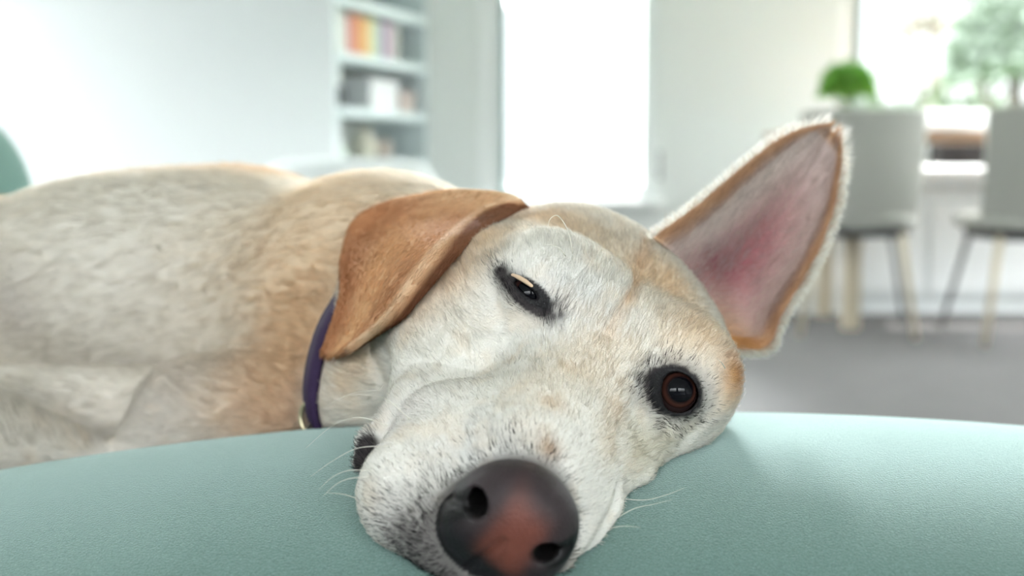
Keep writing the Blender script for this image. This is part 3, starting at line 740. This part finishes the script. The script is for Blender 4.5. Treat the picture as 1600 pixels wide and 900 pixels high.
# coat markings, olive shade painted under the open eye: (spot in view, radius, colour, strength)
SPOTS = [((1035, 440), .026, TAN, .95), ((1080, 400), .018, TAN, .85), ((1100, 520), .018, TAN, .75), ((1045, 520), .014, TAN, .25), ((1010, 360), .02, TAN, .5),
 ((1148, 588), .011, L_(190, 142, 88), 1.0), ((1156, 562), .011, L_(190, 142, 88), 1.0), ((1140, 620), .008, TAN, .6), ((1075, 370), .010, GINGER, .8), ((1115, 470), .02, TAN, .5),
 ((800, 330), .018, TAN, .85), ((850, 340), .020, TAN, .8), ((900, 360), .020, TAN, .6), ((760, 370), .018, TAN, .8), ((700, 430), .018, TAN, .8), ((650, 490), .014, TAN, .6), ((780, 310), .010, BROWN, .5),
 ((935, 545), .016, TAN, .45), ((900, 580), .014, TAN, .35), ((830, 600), .012, TAN, .25), ((860, 630), .006, GINGER, .45), ((858, 702), .0048, L_(150, 118, 88), .8), ((815, 665), .008, TAN, .2),
 ((965, 640), .008, GINGER, .4), ((950, 690), .010, TAN, .4), ((1000, 700), .012, OLIVE_SHADE, .5), ((1040, 690), .012, OLIVE_SHADE, .45), ((1080, 665), .006, OLIVE_SHADE, .4), ((560, 560), .014, TAN, .7), ((540, 600), .010, TAN, .5),
 ((860, 470), .012, L_(205, 205, 205), .5), ((920, 470), .016, L_(212, 212, 210), .5), ((690, 560), .03, L_(222, 220, 212), .4), ((620, 650), .02, L_(214, 208, 206), .5), ((740, 690), .014, L_(206, 206, 206), .5)]
BODY_SPOTS = [((430, 480), .06, GINGER, .62), ((470, 540), .045, GINGER, .6), ((500, 420), .05, GINGER, .55), ((560, 360), .05, TAN, .6), ((400, 640), .04, GINGER, .5), ((450, 650), .03, BROWN, .45), ((330, 420), .06, TAN, .4),
 ((480, 300), .05, TAN, .7), ((20, 480), .03, L_(150, 138, 138), .4), ((230, 500), .05, L_(190, 182, 172), .25), ((120, 520), .05, L_(186, 180, 168), .25), ((250, 620), .05, L_(206, 196, 190), .4), ((100, 600), .05, L_(206, 198, 192), .3), ((20, 670), .05, L_(206, 198, 186), .5), ((180, 400), .09, L_(222, 218, 210), .5), ((330, 560), .04, L_(180, 172, 160), .3)]
def mixc(c, k, w): return c*(1-w[:, None])+k*w[:, None]
def coat(p, n=None):
    c = np.tile(CREAM, (len(p), 1)); hp = toH(p)
    back = smooth(-3, -11, hp[:, 1])                                    # neck and trunk: warmer, duller
    c = mixc(c, L_(222, 214, 200), back*.85)
    for s, r, k, a in SPOTS+BODY_SPOTS:
        d2 = ((p-hitc(*s))**2).sum(1); c = mixc(c, k, a*np.exp(-d2/r**2))
    ridge = np.exp(-(polydist(p, SPINE)/.035)**2); c = mixc(c, GINGER, ridge*.85)
    j = fb(p, 260, 3)-.5; c = c*(1+.12*j[:, None])
    wn_ = fb(p, 90, 7); c = mixc(c, TAN, .25*smooth(.5, .8, wn_)*(1-back))
    # dark hair round the nose, on the lips and round the eyes
    nd = nose_shape(p); jn = fb(p, 500, 11); pd = np.zeros(len(p))
    wy = toN(p)[:, 2]
    pd = np.maximum(pd, smooth(.0095, .0005, nd)*(1.0+.2*(wy < 0)))
    for s, r, a in (((640, 850), .017, 1.1), ((680, 800), .012, .85), ((700, 872), .021, 2.0), ((672, 760), .009, .35), ((760, 905), .016, .95), ((610, 850), .010, .5), ((800, 700), .008, .35)):
        d2 = ((p-hitc(*s))**2).sum(1); pd = np.maximum(pd, a*np.exp(-d2/r**2)*(.6+.8*jn))
    for s in ((574, 694), (570, 705), (568, 716), (566, 726)):
        d2 = ((p-hitc(*s))**2).sum(1); k = np.exp(-(d2/.0050**2)**2); c = mixc(c, DARK, k); pd = np.maximum(pd, k)
    for cen, fr, ra, rb, sx, sz in ((EYE_O, EFO, .0127, .0108, -.0004, -.0002), (EYE_C, EFC, .0140, .0050, -.0012, .0014)):
        w = (p-cen) @ fr.T; near = np.sqrt((w**2).sum(1)) < .035
        g = np.sqrt(((w[:, 0]-sx)/ra)**2+((w[:, 2]-sz)/rb)**2)+(jn-.5)*.3
        k = smooth(1.12, .9, g)*near; c = mixc(c, DARK, k); pd = np.maximum(pd, k)
        pd = np.maximum(pd, .6*smooth(1.75, 1.0, g)*near)
    for s, r, a in (((1000, 596), .0036, 1.), ((1010, 588), .0042, .9), ((862, 494), .0045, 1.), ((850, 488), .0045, 1.), ((868, 478), .0035, .8), ((845, 466), .003, .9), ((786, 428), .0030, 1.5), ((780, 424), .0024, 1.5), ((797, 438), .0028, 1.3), ((875, 492), .003, 1.), ((775, 420), .0018, 1.), ((1030, 662), .005, .5), ((1065, 666), .005, .4), ((990, 610), .004, .5)):
        d2 = ((p-hitc(*s))**2).sum(1); k = a*np.exp(-d2/r**2); pd = np.maximum(pd, k)
        if a > 1.2: c = mixc(c, DARK, np.clip(k, 0, 1))
    c = mixc(c, L_(214, 178, 138), .5*np.exp(-(polydist(p, FURROW)/.0030)**2))
    global PD; PD = np.clip(pd, 0, 1); c = mixc(c, L_(60, 55, 56), .88*PD)
    return np.clip(c, .004, .95)
_hc = {}
def hitc(px, py):
    if (px, py) not in _hc: _hc[(px, py)] = hit(px, py)
    return _hc[(px, py)]
SPINE = [P(-200, 350, .96), P(0, 332, .93), P(80, 305, .91), P(200, 285, .88), P(320, 275, .86), P(440, 276, .83)]
def polydist(q, pts): return np.sqrt(-np.log(np.maximum(gpath(q, pts, .2, 1.0), 1e-30)))*.2
def toN(p): return (np.asarray(p)-NC) @ np.asarray(NAX).T*100

def flow_body(p, n):
    """which way the hair lies"""
    h = toH(p); f = h[:, 1]
    lat = np.stack([h[:, 0]*.11, -np.ones(len(p)), (h[:, 2]+3)*.07], -1)
    mz = smooth(5, 12, f)[:, None]
    lat = lat*(1-mz)+np.stack([h[:, 0]*.16, -np.ones(len(p))*.8, (h[:, 2]+3.2)*.10-.15], -1)*mz
    F = lat @ HA
    for cen, s in ((EYE_O, 1), (EYE_C, 1)):                              # hair parts round the eyes
        w = p-cen; d = np.linalg.norm(w, axis=1); F = F+(w/(d[:, None]+1e-6))*np.exp(-(d/.02)**2)[:, None]*1.4
    back = smooth(-4, -12, f)[:, None]
    B = c2w([-1, -.25, -.25]); F = F/np.linalg.norm(F, axis=1, keepdims=True)*(1-back)+B*back
    nz = np.stack([fb(p, 55, 21+k)-.5 for k in range(3)], -1); F = F+nz*.22
    F = F-n*(F*n).sum(1, keepdims=True)
    return F/(np.linalg.norm(F, axis=1, keepdims=True)+1e-9)

bh = toH(BV)
ND = nose_shape(BV)
cB = coat(BV); pB = PD
# bare leather of the nose, bare lids
nn_ = toN(BV); nose_m = (ND < .0012).astype(float)*smooth(-3.4, -2.8, nn_[:, 2])
stripe = np.exp(-((nn_[:, 0]+.35)/.9)**4)*smooth(-1.3, -.2, nn_[:, 2])*smooth(2.4, 1.5, nn_[:, 2]-.25*nn_[:, 0])
nc = mixc(mixc(np.tile(L_(22, 19, 23), (len(BV), 1)), L_(54, 45, 47), smooth(-1.1, .8, nn_[:, 2])*.85), L_(112, 62, 50), stripe*.85)
flat = lambda a: a-NAX[1]*((a-NC) @ NAX[1])[..., None] if a.ndim > 1 else a-NAX[1]*((a-NC) @ NAX[1])
inl = np.min([polydist(flat(BV), [flat(a), flat(b), flat(c2)]) for a, b, c2 in NOST], axis=0)
nc = mixc(nc, L_(10, 8, 9), np.maximum(smooth(.0050, .0034, inl), smooth(-.0016, -.0026, ND)))
nc = nc*(.85+.3*fb(BV, 500, 2)[:, None])
cB = cB*(1-nose_m[:, None])+nc*nose_m[:, None]
dens = np.ones(len(BV)); dens *= 1-nose_m
lidm = np.zeros(len(BV))
for cen, fr, a, b, sh in ((EYE_O, EFO, .0122, .0106, 0), (EYE_C, EFC, .0105, .0046, -.0012)):
    w = (BV-cen) @ fr.T; g = np.sqrt((w[:, 0]/a)**2+((w[:, 2]-sh)/b)**2); inside = smooth(1.1, .9, g)*(np.sqrt((w**2).sum(1)) < .02)
    dens *= 1-inside; lidm = np.maximum(lidm, inside); cB = mixc(cB, L_(16, 14, 17), inside)
# pale skin fold on the upper lid of the half closed eye
def eyeuv(cen, fr, pts):
    return np.array([((P(x, y, pixd(cen)-ER)-cen) @ fr.T)*np.array([1, 0, 1]) for x, y in pts])
wC = (BV-EYE_C) @ EFC.T; fold = polydist(wC*np.array([1, 0, 1]), eyeuv(EYE_C, EFC, [(787, 430), (804, 431), (820, 438), (835, 450)]))
fm = smooth(.0022, .0012, fold)*(np.linalg.norm(wC, axis=1) < .02); dens *= 1-fm
# ears
parts_p = [pB]
parts_v, parts_q, parts_n, parts_c, parts_d, parts_f, parts_l, wet = [BV], [BQ], [BN], [cB], [dens], [flow_body(BV, BN)], [], [np.maximum(nose_m, lidm*.8)]
hh = bh[:, 1]
ln = np.where(hh > 4, .0052, .0075)+smooth(4, -4, hh)*.001; ln = np.where(hh > 11, .0040, ln); ln = ln+smooth(-6, -14, hh)*.004
dE = np.minimum(np.linalg.norm(BV-EYE_O, axis=1), np.linalg.norm(BV-EYE_C, axis=1)); ln *= .6+.4*smooth(.012, .024, dE)
parts_l.append(ln)
base = len(BV)
for rows, kind, th in ((EAR_FOLDED, 'folded', .0042), (EAR_ERECT, 'erect', .0036)):
    S = sheet(rows, 110, 80)
    nz = fb(S.reshape(-1, 3), 45, 31).reshape(S.shape[:2])-.5
    v, q, n, uv = thick_sheet(S, th)
    fu = np.gradient(S, axis=0); fu /= np.linalg.norm(fu, axis=2, keepdims=True)+1e-9; fu = np.concatenate([fu.reshape(-1, 3)]*2)
    fv = np.gradient(S, axis=1); fv /= np.linalg.norm(fv, axis=2, keepdims=True)+1e-9; fv = np.concatenate([fv.reshape(-1, 3)]*2)
    U, V, side = uv.T
    if kind == 'folded':
        c = np.tile(L_(198, 150, 110), (len(v), 1))
        c = mixc(c, L_(176, 118, 78), .7*np.exp(-((V-.12)/.16)**2)+.10*smooth(.45, .65, fb(v, 60, 4)))
        c = mixc(c, L_(222, 180, 134), .6*np.exp(-((V-.42)/.14)**2)*smooth(0, .5, U))
        c = mixc(c, L_(228, 198, 160), .55*smooth(.25, .0, U)*(V < .8))
        c = mixc(c, L_(232, 205, 172), .6*np.exp(-((V-.78)/.05)**2))  # light catching the fold ridge, painted into the coat
        c = mixc(c, L_(126, 82, 58), .95*smooth(.81, .88, V))  # turned-away strip: browner fur with its shade put into the colour
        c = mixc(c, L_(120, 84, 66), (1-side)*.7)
        d = np.full(len(v), .9); l = np.full(len(v), .0042); w_ = np.zeros(len(v)); F = fu
    else:
        rim = np.minimum(np.minimum(V, 1-V)*1.0, (1-U)*1.2)
        inner = mixc(np.tile(L_(192, 172, 164), (len(v), 1)), L_(150, 94, 98), np.exp(-(((V-.50)/.26)**2+((U-.34)/.32)**2)))  # pink skin, with backlight shining through it put into the colour
        inner = mixc(inner, L_(112, 54, 66), np.exp(-(((V-.36)/.16)**2+((U-.18)/.2)**2))*.9)
        inner = mixc(inner, L_(205, 196, 188), .5*np.exp(-((V-.18)/.12)**2)*smooth(.0, .3, U))
        inner = mixc(inner, L_(196, 180, 176), .5*smooth(.5, .9, U))
        inner = inner*(.85+.3*fb(v*np.array([1, 1, 1]), 140, 8)[:, None])
        c = mixc(inner, L_(198, 158, 120), .85*smooth(.13, .02, rim+(fb(v, 120, 6)-.5)*.06)*side)
        c = mixc(c, L_(206, 156, 100), np.exp(-(((V-.9)/.25)**2+((U-.02)/.12)**2))*side)
        c = mixc(c, L_(232, 220, 200), 1-side)
        d = np.where(side > .5, .35+.65*smooth(.16, .06, rim), 1.0); l = np.where(side > .5, .0070, .0060); w_ = np.zeros(len(v))
        F = fu+fv*(np.where(V < .5, -.5, .5)*side)[:, None]*.6
        eg = (smooth(.09, .02, rim)*(1-side))[:, None]; F = F*(1-eg)+(fv*np.where(V < .5, -1., 1.)[:, None]+fu*smooth(.85, 1, U)[:, None]*1.5)*eg
        c = mixc(c, L_(244, 240, 232), eg[:, 0]); d = d+4*eg[:, 0]; l = l+.0022*eg[:, 0]  # dense fringe coloured paler to imitate a backlit rim
    F = F-n*(F*n).sum(1, keepdims=True); F /= np.linalg.norm(F, axis=1, keepdims=True)+1e-9
    parts_v.append(v); parts_q.append(q+base); parts_n.append(n); parts_c.append(c); parts_d.append(d); parts_f.append(F); parts_l.append(l); wet.append(w_); parts_p.append(np.where((kind == 'erect')*(side > .5)*(np.minimum(np.minimum(V, 1-V), (1-U)*1.2) > .12), -1., 0.)); base += len(v)
V_, Q_, N_, C_, D_, F_, LN_, W_, PD_ = [np.concatenate(a) for a in (parts_v, parts_q, parts_n, parts_c, parts_d, parts_f, parts_l, wet, parts_p)]

M_SKIN = bpy.data.materials.new('dog_skin'); M_SKIN.use_nodes = True; nt = M_SKIN.node_tree; b = nt.nodes['Principled BSDF']
at_ = nt.nodes.new('ShaderNodeAttribute'); at_.attribute_name = 'coat'; nt.links.new(at_.outputs['Color'], b.inputs['Base Color'])
aw = nt.nodes.new('ShaderNodeAttribute'); aw.attribute_name = 'bare'
mr = nt.nodes.new('ShaderNodeMapRange'); mr.inputs['To Min'].default_value = .85; mr.inputs['To Max'].default_value = .47
nt.links.new(aw.outputs['Fac'], mr.inputs['Value']); nt.links.new(mr.outputs[0], b.inputs['Roughness'])
b.inputs['Specular IOR Level'].default_value = .3
tc = nt.nodes.new('ShaderNodeTexCoord'); vo = nt.nodes.new('ShaderNodeTexVoronoi'); vo.inputs['Scale'].default_value = 1100
nt.links.new(tc.outputs['Object'], vo.inputs['Vector']); bp = nt.nodes.new('ShaderNodeBump'); bp.inputs['Distance'].default_value = .0004; bp.inputs['Strength'].default_value = .5
nt.links.new(vo.outputs['Distance'], bp.inputs['Height']); nt.links.new(bp.outputs[0], b.inputs['Normal'])
body = npmesh('body', V_+OFF, Q_, M_SKIN, dog)
setattr_color(body.data, 'coat', C_); body.data.attributes.new('bare', 'FLOAT', 'POINT').data.foreach_set('value', W_.astype(np.float32))

# ---------------------------------------------------------------- coat of hair
def grow(Nh, seed):
    r = np.random.default_rng(seed)
    T = np.concatenate([Q_[:, [0, 1, 2]], Q_[:, [0, 2, 3]]])
    A = np.linalg.norm(np.cross(V_[T[:, 1]]-V_[T[:, 0]], V_[T[:, 2]]-V_[T[:, 0]]), axis=1)
    cen = V_[T].mean(1); dist = np.linalg.norm(cen-np.array([0, 0, CAMZ]), axis=1)
    dn = D_[T].mean(1); headw = smooth(-9, -5, toH(cen)[:, 1]); earw = (T[:, 0] >= len(BV))
    headw = np.maximum(headw, earw)
    low = np.where(N_[T[:, 0]][:, 1] > .55, .35, 1.0)                       # thinner on the far side
    wgt = A*dn*(headw*1.0+(1-headw)*.10)*low
    wgt[cen[:, 2] < .40] *= .15
    tri = r.choice(len(T), Nh, p=wgt/wgt.sum())
    u = r.random((Nh, 2)); f = u.sum(1) > 1; u[f] = 1-u[f]; w = np.c_[1-u.sum(1), u]
    t = T[tri]; mixv = lambda X: (X[t]*w[..., None]).sum(1) if X.ndim == 2 else (X[t]*w).sum(1)
    p = mixv(V_); n = mixv(N_); n /= np.linalg.norm(n, axis=1, keepdims=True); F = mixv(F_); C = mixv(C_); L = mixv(LN_); pdk = mixv(PD_); bodyw = 1-headw[tri]
    k = np.floor(p*380).astype(np.int64); ck = np.where(earw[tri], .25, 1-.55*bodyw); jn = (value_noise(p, 300, 41)-.5)*ck; jm = (value_noise(p, 300, 42)-.5)*ck
    s = np.cross(n, F); F = F+s*(jn*.55+r.normal(0, .14, Nh))[:, None]; F /= np.linalg.norm(F, axis=1, keepdims=True)+1e-9
    lift = np.radians(np.clip(16+jm*14+r.normal(0, 7, Nh), 3, 55)); L = L*(.7+.6*r.random(Nh))
    M = 5; pts = np.empty((Nh, M, 3)); cur = p-n*.0003; pts[:, 0] = cur
    for i in range(1, M):
        a = lift*(1.25-.38*i)
        cur = cur+(F*np.cos(a)[:, None]+n*np.sin(a)[:, None])*(L/(M-1))[:, None]; pts[:, i] = cur
    dk = r.random(Nh) < pdk*1.05; C = np.where(dk[:, None], L_(22, 20, 23), np.where((pdk > .05)[:, None], C, C)) if True else C
    C = np.where(((PD_[t[:, 0]] < 0))[:, None], C*.45+.55*L_(226, 216, 208), C)
    C = C*(1+r.normal(0, .14, Nh)[:, None]); tipc = np.clip(C, .003, .95)
    rad = (.000078*(1-bodyw)+.00019*bodyw)*(.8+.4*r.random(Nh))
    ear = earw[tri]; rad = np.where(ear, .00010, rad)
    return pts, tipc, rad
def hairs(name, pts, colr, rad, m_, parent):
    Nh, M = pts.shape[:2]
    cu = bpy.data.hair_curves.new(name); cu.add_curves([M]*Nh)
    cu.attributes['position'].data.foreach_set('vector', (pts+OFF).astype(np.float32).ravel())
    ra = cu.attributes.get('radius') or cu.attributes.new('radius', 'FLOAT', 'POINT')
    tp = np.array([1, .95, .8, .55, .12])[:M] if M == 5 else np.linspace(1, .15, M)
    ra.data.foreach_set('value', (rad[:, None]*tp[None]).astype(np.float32).ravel())
    setattr_color(cu, 'coat', colr, 'CURVE')
    cu.materials.append(m_); o = bpy.data.objects.new(name, cu); COL.objects.link(o); o.parent = parent
    return o
M_FUR = bpy.data.materials.new('dog_fur'); M_FUR.use_nodes = True; nt = M_FUR.node_tree; nt.nodes.clear()
o_ = nt.nodes.new('ShaderNodeOutputMaterial'); at_ = nt.nodes.new('ShaderNodeAttribute'); at_.attribute_name = 'coat'
df = nt.nodes.new('ShaderNodeBsdfDiffuse'); tr = nt.nodes.new('ShaderNodeBsdfTranslucent'); m1 = nt.nodes.new('ShaderNodeMixShader'); m1.inputs[0].default_value = .5
gl = nt.nodes.new('ShaderNodeBsdfGlossy'); gl.inputs['Roughness'].default_value = .45; m2 = nt.nodes.new('ShaderNodeMixShader'); m2.inputs[0].default_value = .02
nt.links.new(at_.outputs['Color'], df.inputs['Color']); nt.links.new(at_.outputs['Color'], tr.inputs['Color'])
nt.links.new(df.outputs[0], m1.inputs[1]); nt.links.new(tr.outputs[0], m1.inputs[2]); nt.links.new(m1.outputs[0], m2.inputs[1]); nt.links.new(gl.outputs[0], m2.inputs[2]); nt.links.new(m2.outputs[0], o_.inputs[0])
pts, hc, hr = grow(NHAIR, 3)
fur = hairs('fur', pts, hc, hr, M_FUR, body); fur['kind'] = 'stuff'

# ---------------------------------------------------------------- eyes
def eyeball(cen, gaze, iris=.0072, pup=.0042):
    bm = bmesh.new(); bmesh.ops.create_uvsphere(bm, u_segments=64, v_segments=40, radius=ER)
    g = nrm(gaze)
    for v in bm.verts:                                                    # the cornea bulges a little
        dd = Vector(g).dot(v.co.normalized()); v.co *= 1+.05*max(0, (dd-.72)/.28)
    m_ = bpy.data.materials.new('eye'); m_.use_nodes = True; nt = m_.node_tree; b = nt.nodes['Principled BSDF']
    tc = nt.nodes.new('ShaderNodeTexCoord'); nm = nt.nodes.new('ShaderNodeVectorMath'); nm.operation = 'NORMALIZE'; dt = nt.nodes.new('ShaderNodeVectorMath'); dt.operation = 'DOT_PRODUCT'
    dt.inputs[1].default_value = tuple(g); rp = nt.nodes.new('ShaderNodeValToRGB'); nt.links.new(tc.outputs['Object'], nm.inputs[0]); nt.links.new(nm.outputs[0], dt.inputs[0]); nt.links.new(dt.outputs['Value'], rp.inputs[0])
    ci = math.cos(math.asin(iris/ER)); cp = math.cos(math.asin(pup/ER)); e = rp.color_ramp.elements
    e[0].position = ci-.04; e[0].color = (*lin(46, 34, 34), 1); e[1].position = ci-.01; e[1].color = (*lin(26, 12, 10), 1)
    for ps, cc in ((ci+.02, (52, 31, 26)), (cp-.09, (62, 37, 30)), (cp-.02, (26, 16, 17)), (cp+.01, (8, 9, 14))):
        x = e.new(ps); x.color = (*lin(*cc), 1)
    nt.links.new(rp.outputs[0], b.inputs['Base Color']); b.inputs['Roughness'].default_value = .5
    b.inputs['Specular IOR Level'].default_value = 0; b.inputs['Coat Weight'].default_value = .55; b.inputs['Coat Roughness'].default_value = .03; b.inputs['Coat IOR'].default_value = 1.4
    o = obj('eye', bm, m_, dog); o.location = tuple(cen+OFF); return o
tocam = lambda c: nrm(np.array([0, 0, CAMZ])-c)
eyeball(EYE_O, tocam(EYE_O)+EFO[2]*-.20+EFO[0]*.20, .0075, .0050)
eyeball(EYE_C, tocam(EYE_C)+EFC[2]*-.05, pup=.0062)

def on_lid(x, y, r):                                    # a point of the closed lid seen at this spot
    u = eyeuv(EYE_C, EFC, [(x, y)])[0]; u[1] = math.sqrt(max(r*r-u[0]**2-u[2]**2, 1e-8)); return EYE_C+u @ EFC
bm = bmesh.new(); tube(bm, [tuple(on_lid(x, y, ER+.0026)+OFF) for x, y in ((783, 430), (792, 429), (802, 430), (812, 434), (822, 440), (831, 447), (838, 453))], [.0002, .0007, .0009, .0010, .0010, .0008, .0002], 12)
lf = obj('eyelid_edge', bm, mat('bare_lid_skin', (214, 186, 156), .5), dog); lf['label'] = 'pale skin edge of the half closed upper lid'

# ---------------------------------------------------------------- whiskers and brow hairs
M_WH = mat('whisker_white', (236, 232, 220), .4)
def whisker(pp, r=.00016):
    pts = [P(*a) for a in pp]; n = 18; W = cr(np.linspace(0, 1, n), len(pts)); Q = W @ np.array(pts)
    bm = bmesh.new(); tube(bm, [tuple(q+OFF) for q in Q], list(r*np.linspace(1, .25, n)), 6); obj('whisker', bm, M_WH, dog)
def dh(px, py, e=0.001): return min(float(pixd(hit(px, py))), .47)-e
for pp in ([(640, 655), (600, 622), (545, 618), (500, 640)], [(606, 665), (560, 652), (520, 665), (478, 700)], [(612, 697), (560, 700), (520, 720), (485, 745)], [(572, 735), (545, 735), (520, 745), (498, 765)],
           [(575, 745), (545, 748), (525, 757), (505, 775)], [(556, 778), (535, 772), (510, 770)], [(552, 797), (530, 800), (508, 798)], [(600, 600), (590, 610), (560, 612), (530, 622)]):
    d0 = dh(pp[0][0]+6, pp[0][1]+2); whisker([(x, y, d0+.004*i) for i, (x, y) in enumerate(pp)])
for pp in ([(978, 780), (1010, 781), (1045, 772), (1070, 762)], [(960, 812), (990, 795), (1020, 788), (1050, 781)], [(948, 826), (975, 822), (1000, 824)]):
    d0 = dh(pp[0][0]-6, pp[0][1]); whisker([(x, y, d0+.003*i) for i, (x, y) in enumerate(pp)], .00014)
for pp in ([(895, 396), (888, 362), (872, 337), (858, 345), (858, 368)], [(884, 400), (872, 386), (850, 382)], [(1133, 575), (1127, 566), (1120, 560)]):
    d0 = dh(*pp[0], -.001); whisker([(x, y, d0-.005*min(i, 2)) for i, (x, y) in enumerate(pp)], .00026)

# ---------------------------------------------------------------- collar with its tag
K0, K1, K2 = hit(720, 335), hit(500, 560), hit(490, 665)
axn = nrm(P(400, 520, .80)-H(0, -2, -3)); cc = P(590, 520, .69)
axn = nrm(axn+.0*EX); e1 = nrm(np.cross(axn, [0, 0, 1])); e2 = np.cross(axn, e1)
# plane through the three seen points of the band
pn = nrm(np.cross(K1-K0, K2-K0)); pn = pn if pn.dot(axn) > 0 else -pn
pn = nrm(pn*.8+axn*.2); cc = P(620, 540, .69)+0; cc = cc-pn*(cc-K1).dot(pn)
e1 = nrm(np.cross(pn, [0, 0, 1])); e2 = np.cross(pn, e1); ring = []
for a in np.linspace(0, 2*math.pi, 97)[:-1]:
    dv = e1*math.cos(a)+e2*math.sin(a); ts = np.linspace(.02, .16, 90); f = dog_base(cc+dv*ts[:, None]); k = np.argmax(f > 0) if (f > 0).any() else len(ts)-1
    ring.append(ts[k])
ring = np.array(ring)
for i, a in enumerate(np.linspace(0, 2*math.pi, 97)[:-1]):             # tucked into the coat where the ear lies over it
    w = cc+(e1*math.cos(a)+e2*math.sin(a))*ring[i]; dd = pixd(w); xx = 800+w[0]/dd*FPX; zz = w-np.array([0, 0, CAMZ]); yy = 450-(zz[1]*SP+zz[2]*CP)/dd*FPX
    ring[i] -= .011*smooth(480, 440, yy)*smooth(520, 545, xx)
ring = sum(np.roll(ring, s) for s in range(-4, 5))/9
bm = bmesh.new(); loops = []
for off, hgt in ((-.001, -.009), (.0022, -.0085), (.003, 0), (.0022, .0085), (-.001, .009)):
    loops.append([bm.verts.new(tuple(cc+(e1*math.cos(a)+e2*math.sin(a))*(ring[i]+off)+pn*hgt+OFF)) for i, a in enumerate(np.linspace(0, 2*math.pi, 97)[:-1])])
for q, w in zip(loops, loops[1:]+loops[:1]):
    for k in range(96): bm.faces.new((q[k], q[(k+1) % 96], w[(k+1) % 96], w[k]))
collar = obj('collar', bm, mat('purple_webbing', (42, 20, 60), .75, noise=(400, .2), bump=(1500, .3, .0004)), dog)
collar['label'] = 'purple webbing collar'
tg = P(487, 652, .590)+OFF
bm = bmesh.new(); tube(bm, [tuple(tg+c2w([.0065*math.cos(a), .0085*math.sin(a), .003*math.cos(a)])) for a in np.linspace(0, 2*math.pi, 25)], .0016, 8)
obj('tag_ring', bm, mat('pale_brass', (190, 180, 150), .35, Metallic=.9), collar)
bm = bmesh.new(); bmesh.ops.create_cone(bm, cap_ends=True, segments=32, radius1=.010, radius2=.010, depth=.0022)
R_ = Matrix.Rotation(math.radians(70), 4, 'X') @ Matrix.Rotation(.5, 4, 'Y'); bmesh.ops.transform(bm, matrix=R_, verts=bm.verts); bmesh.ops.translate(bm, verts=bm.verts, vec=tuple(tg+c2w([.006, -.010, 0])))
obj('name_tag', bm, mat('dark_tag', (60, 56, 50), .4, Metallic=.5), collar, bevel=.0005)
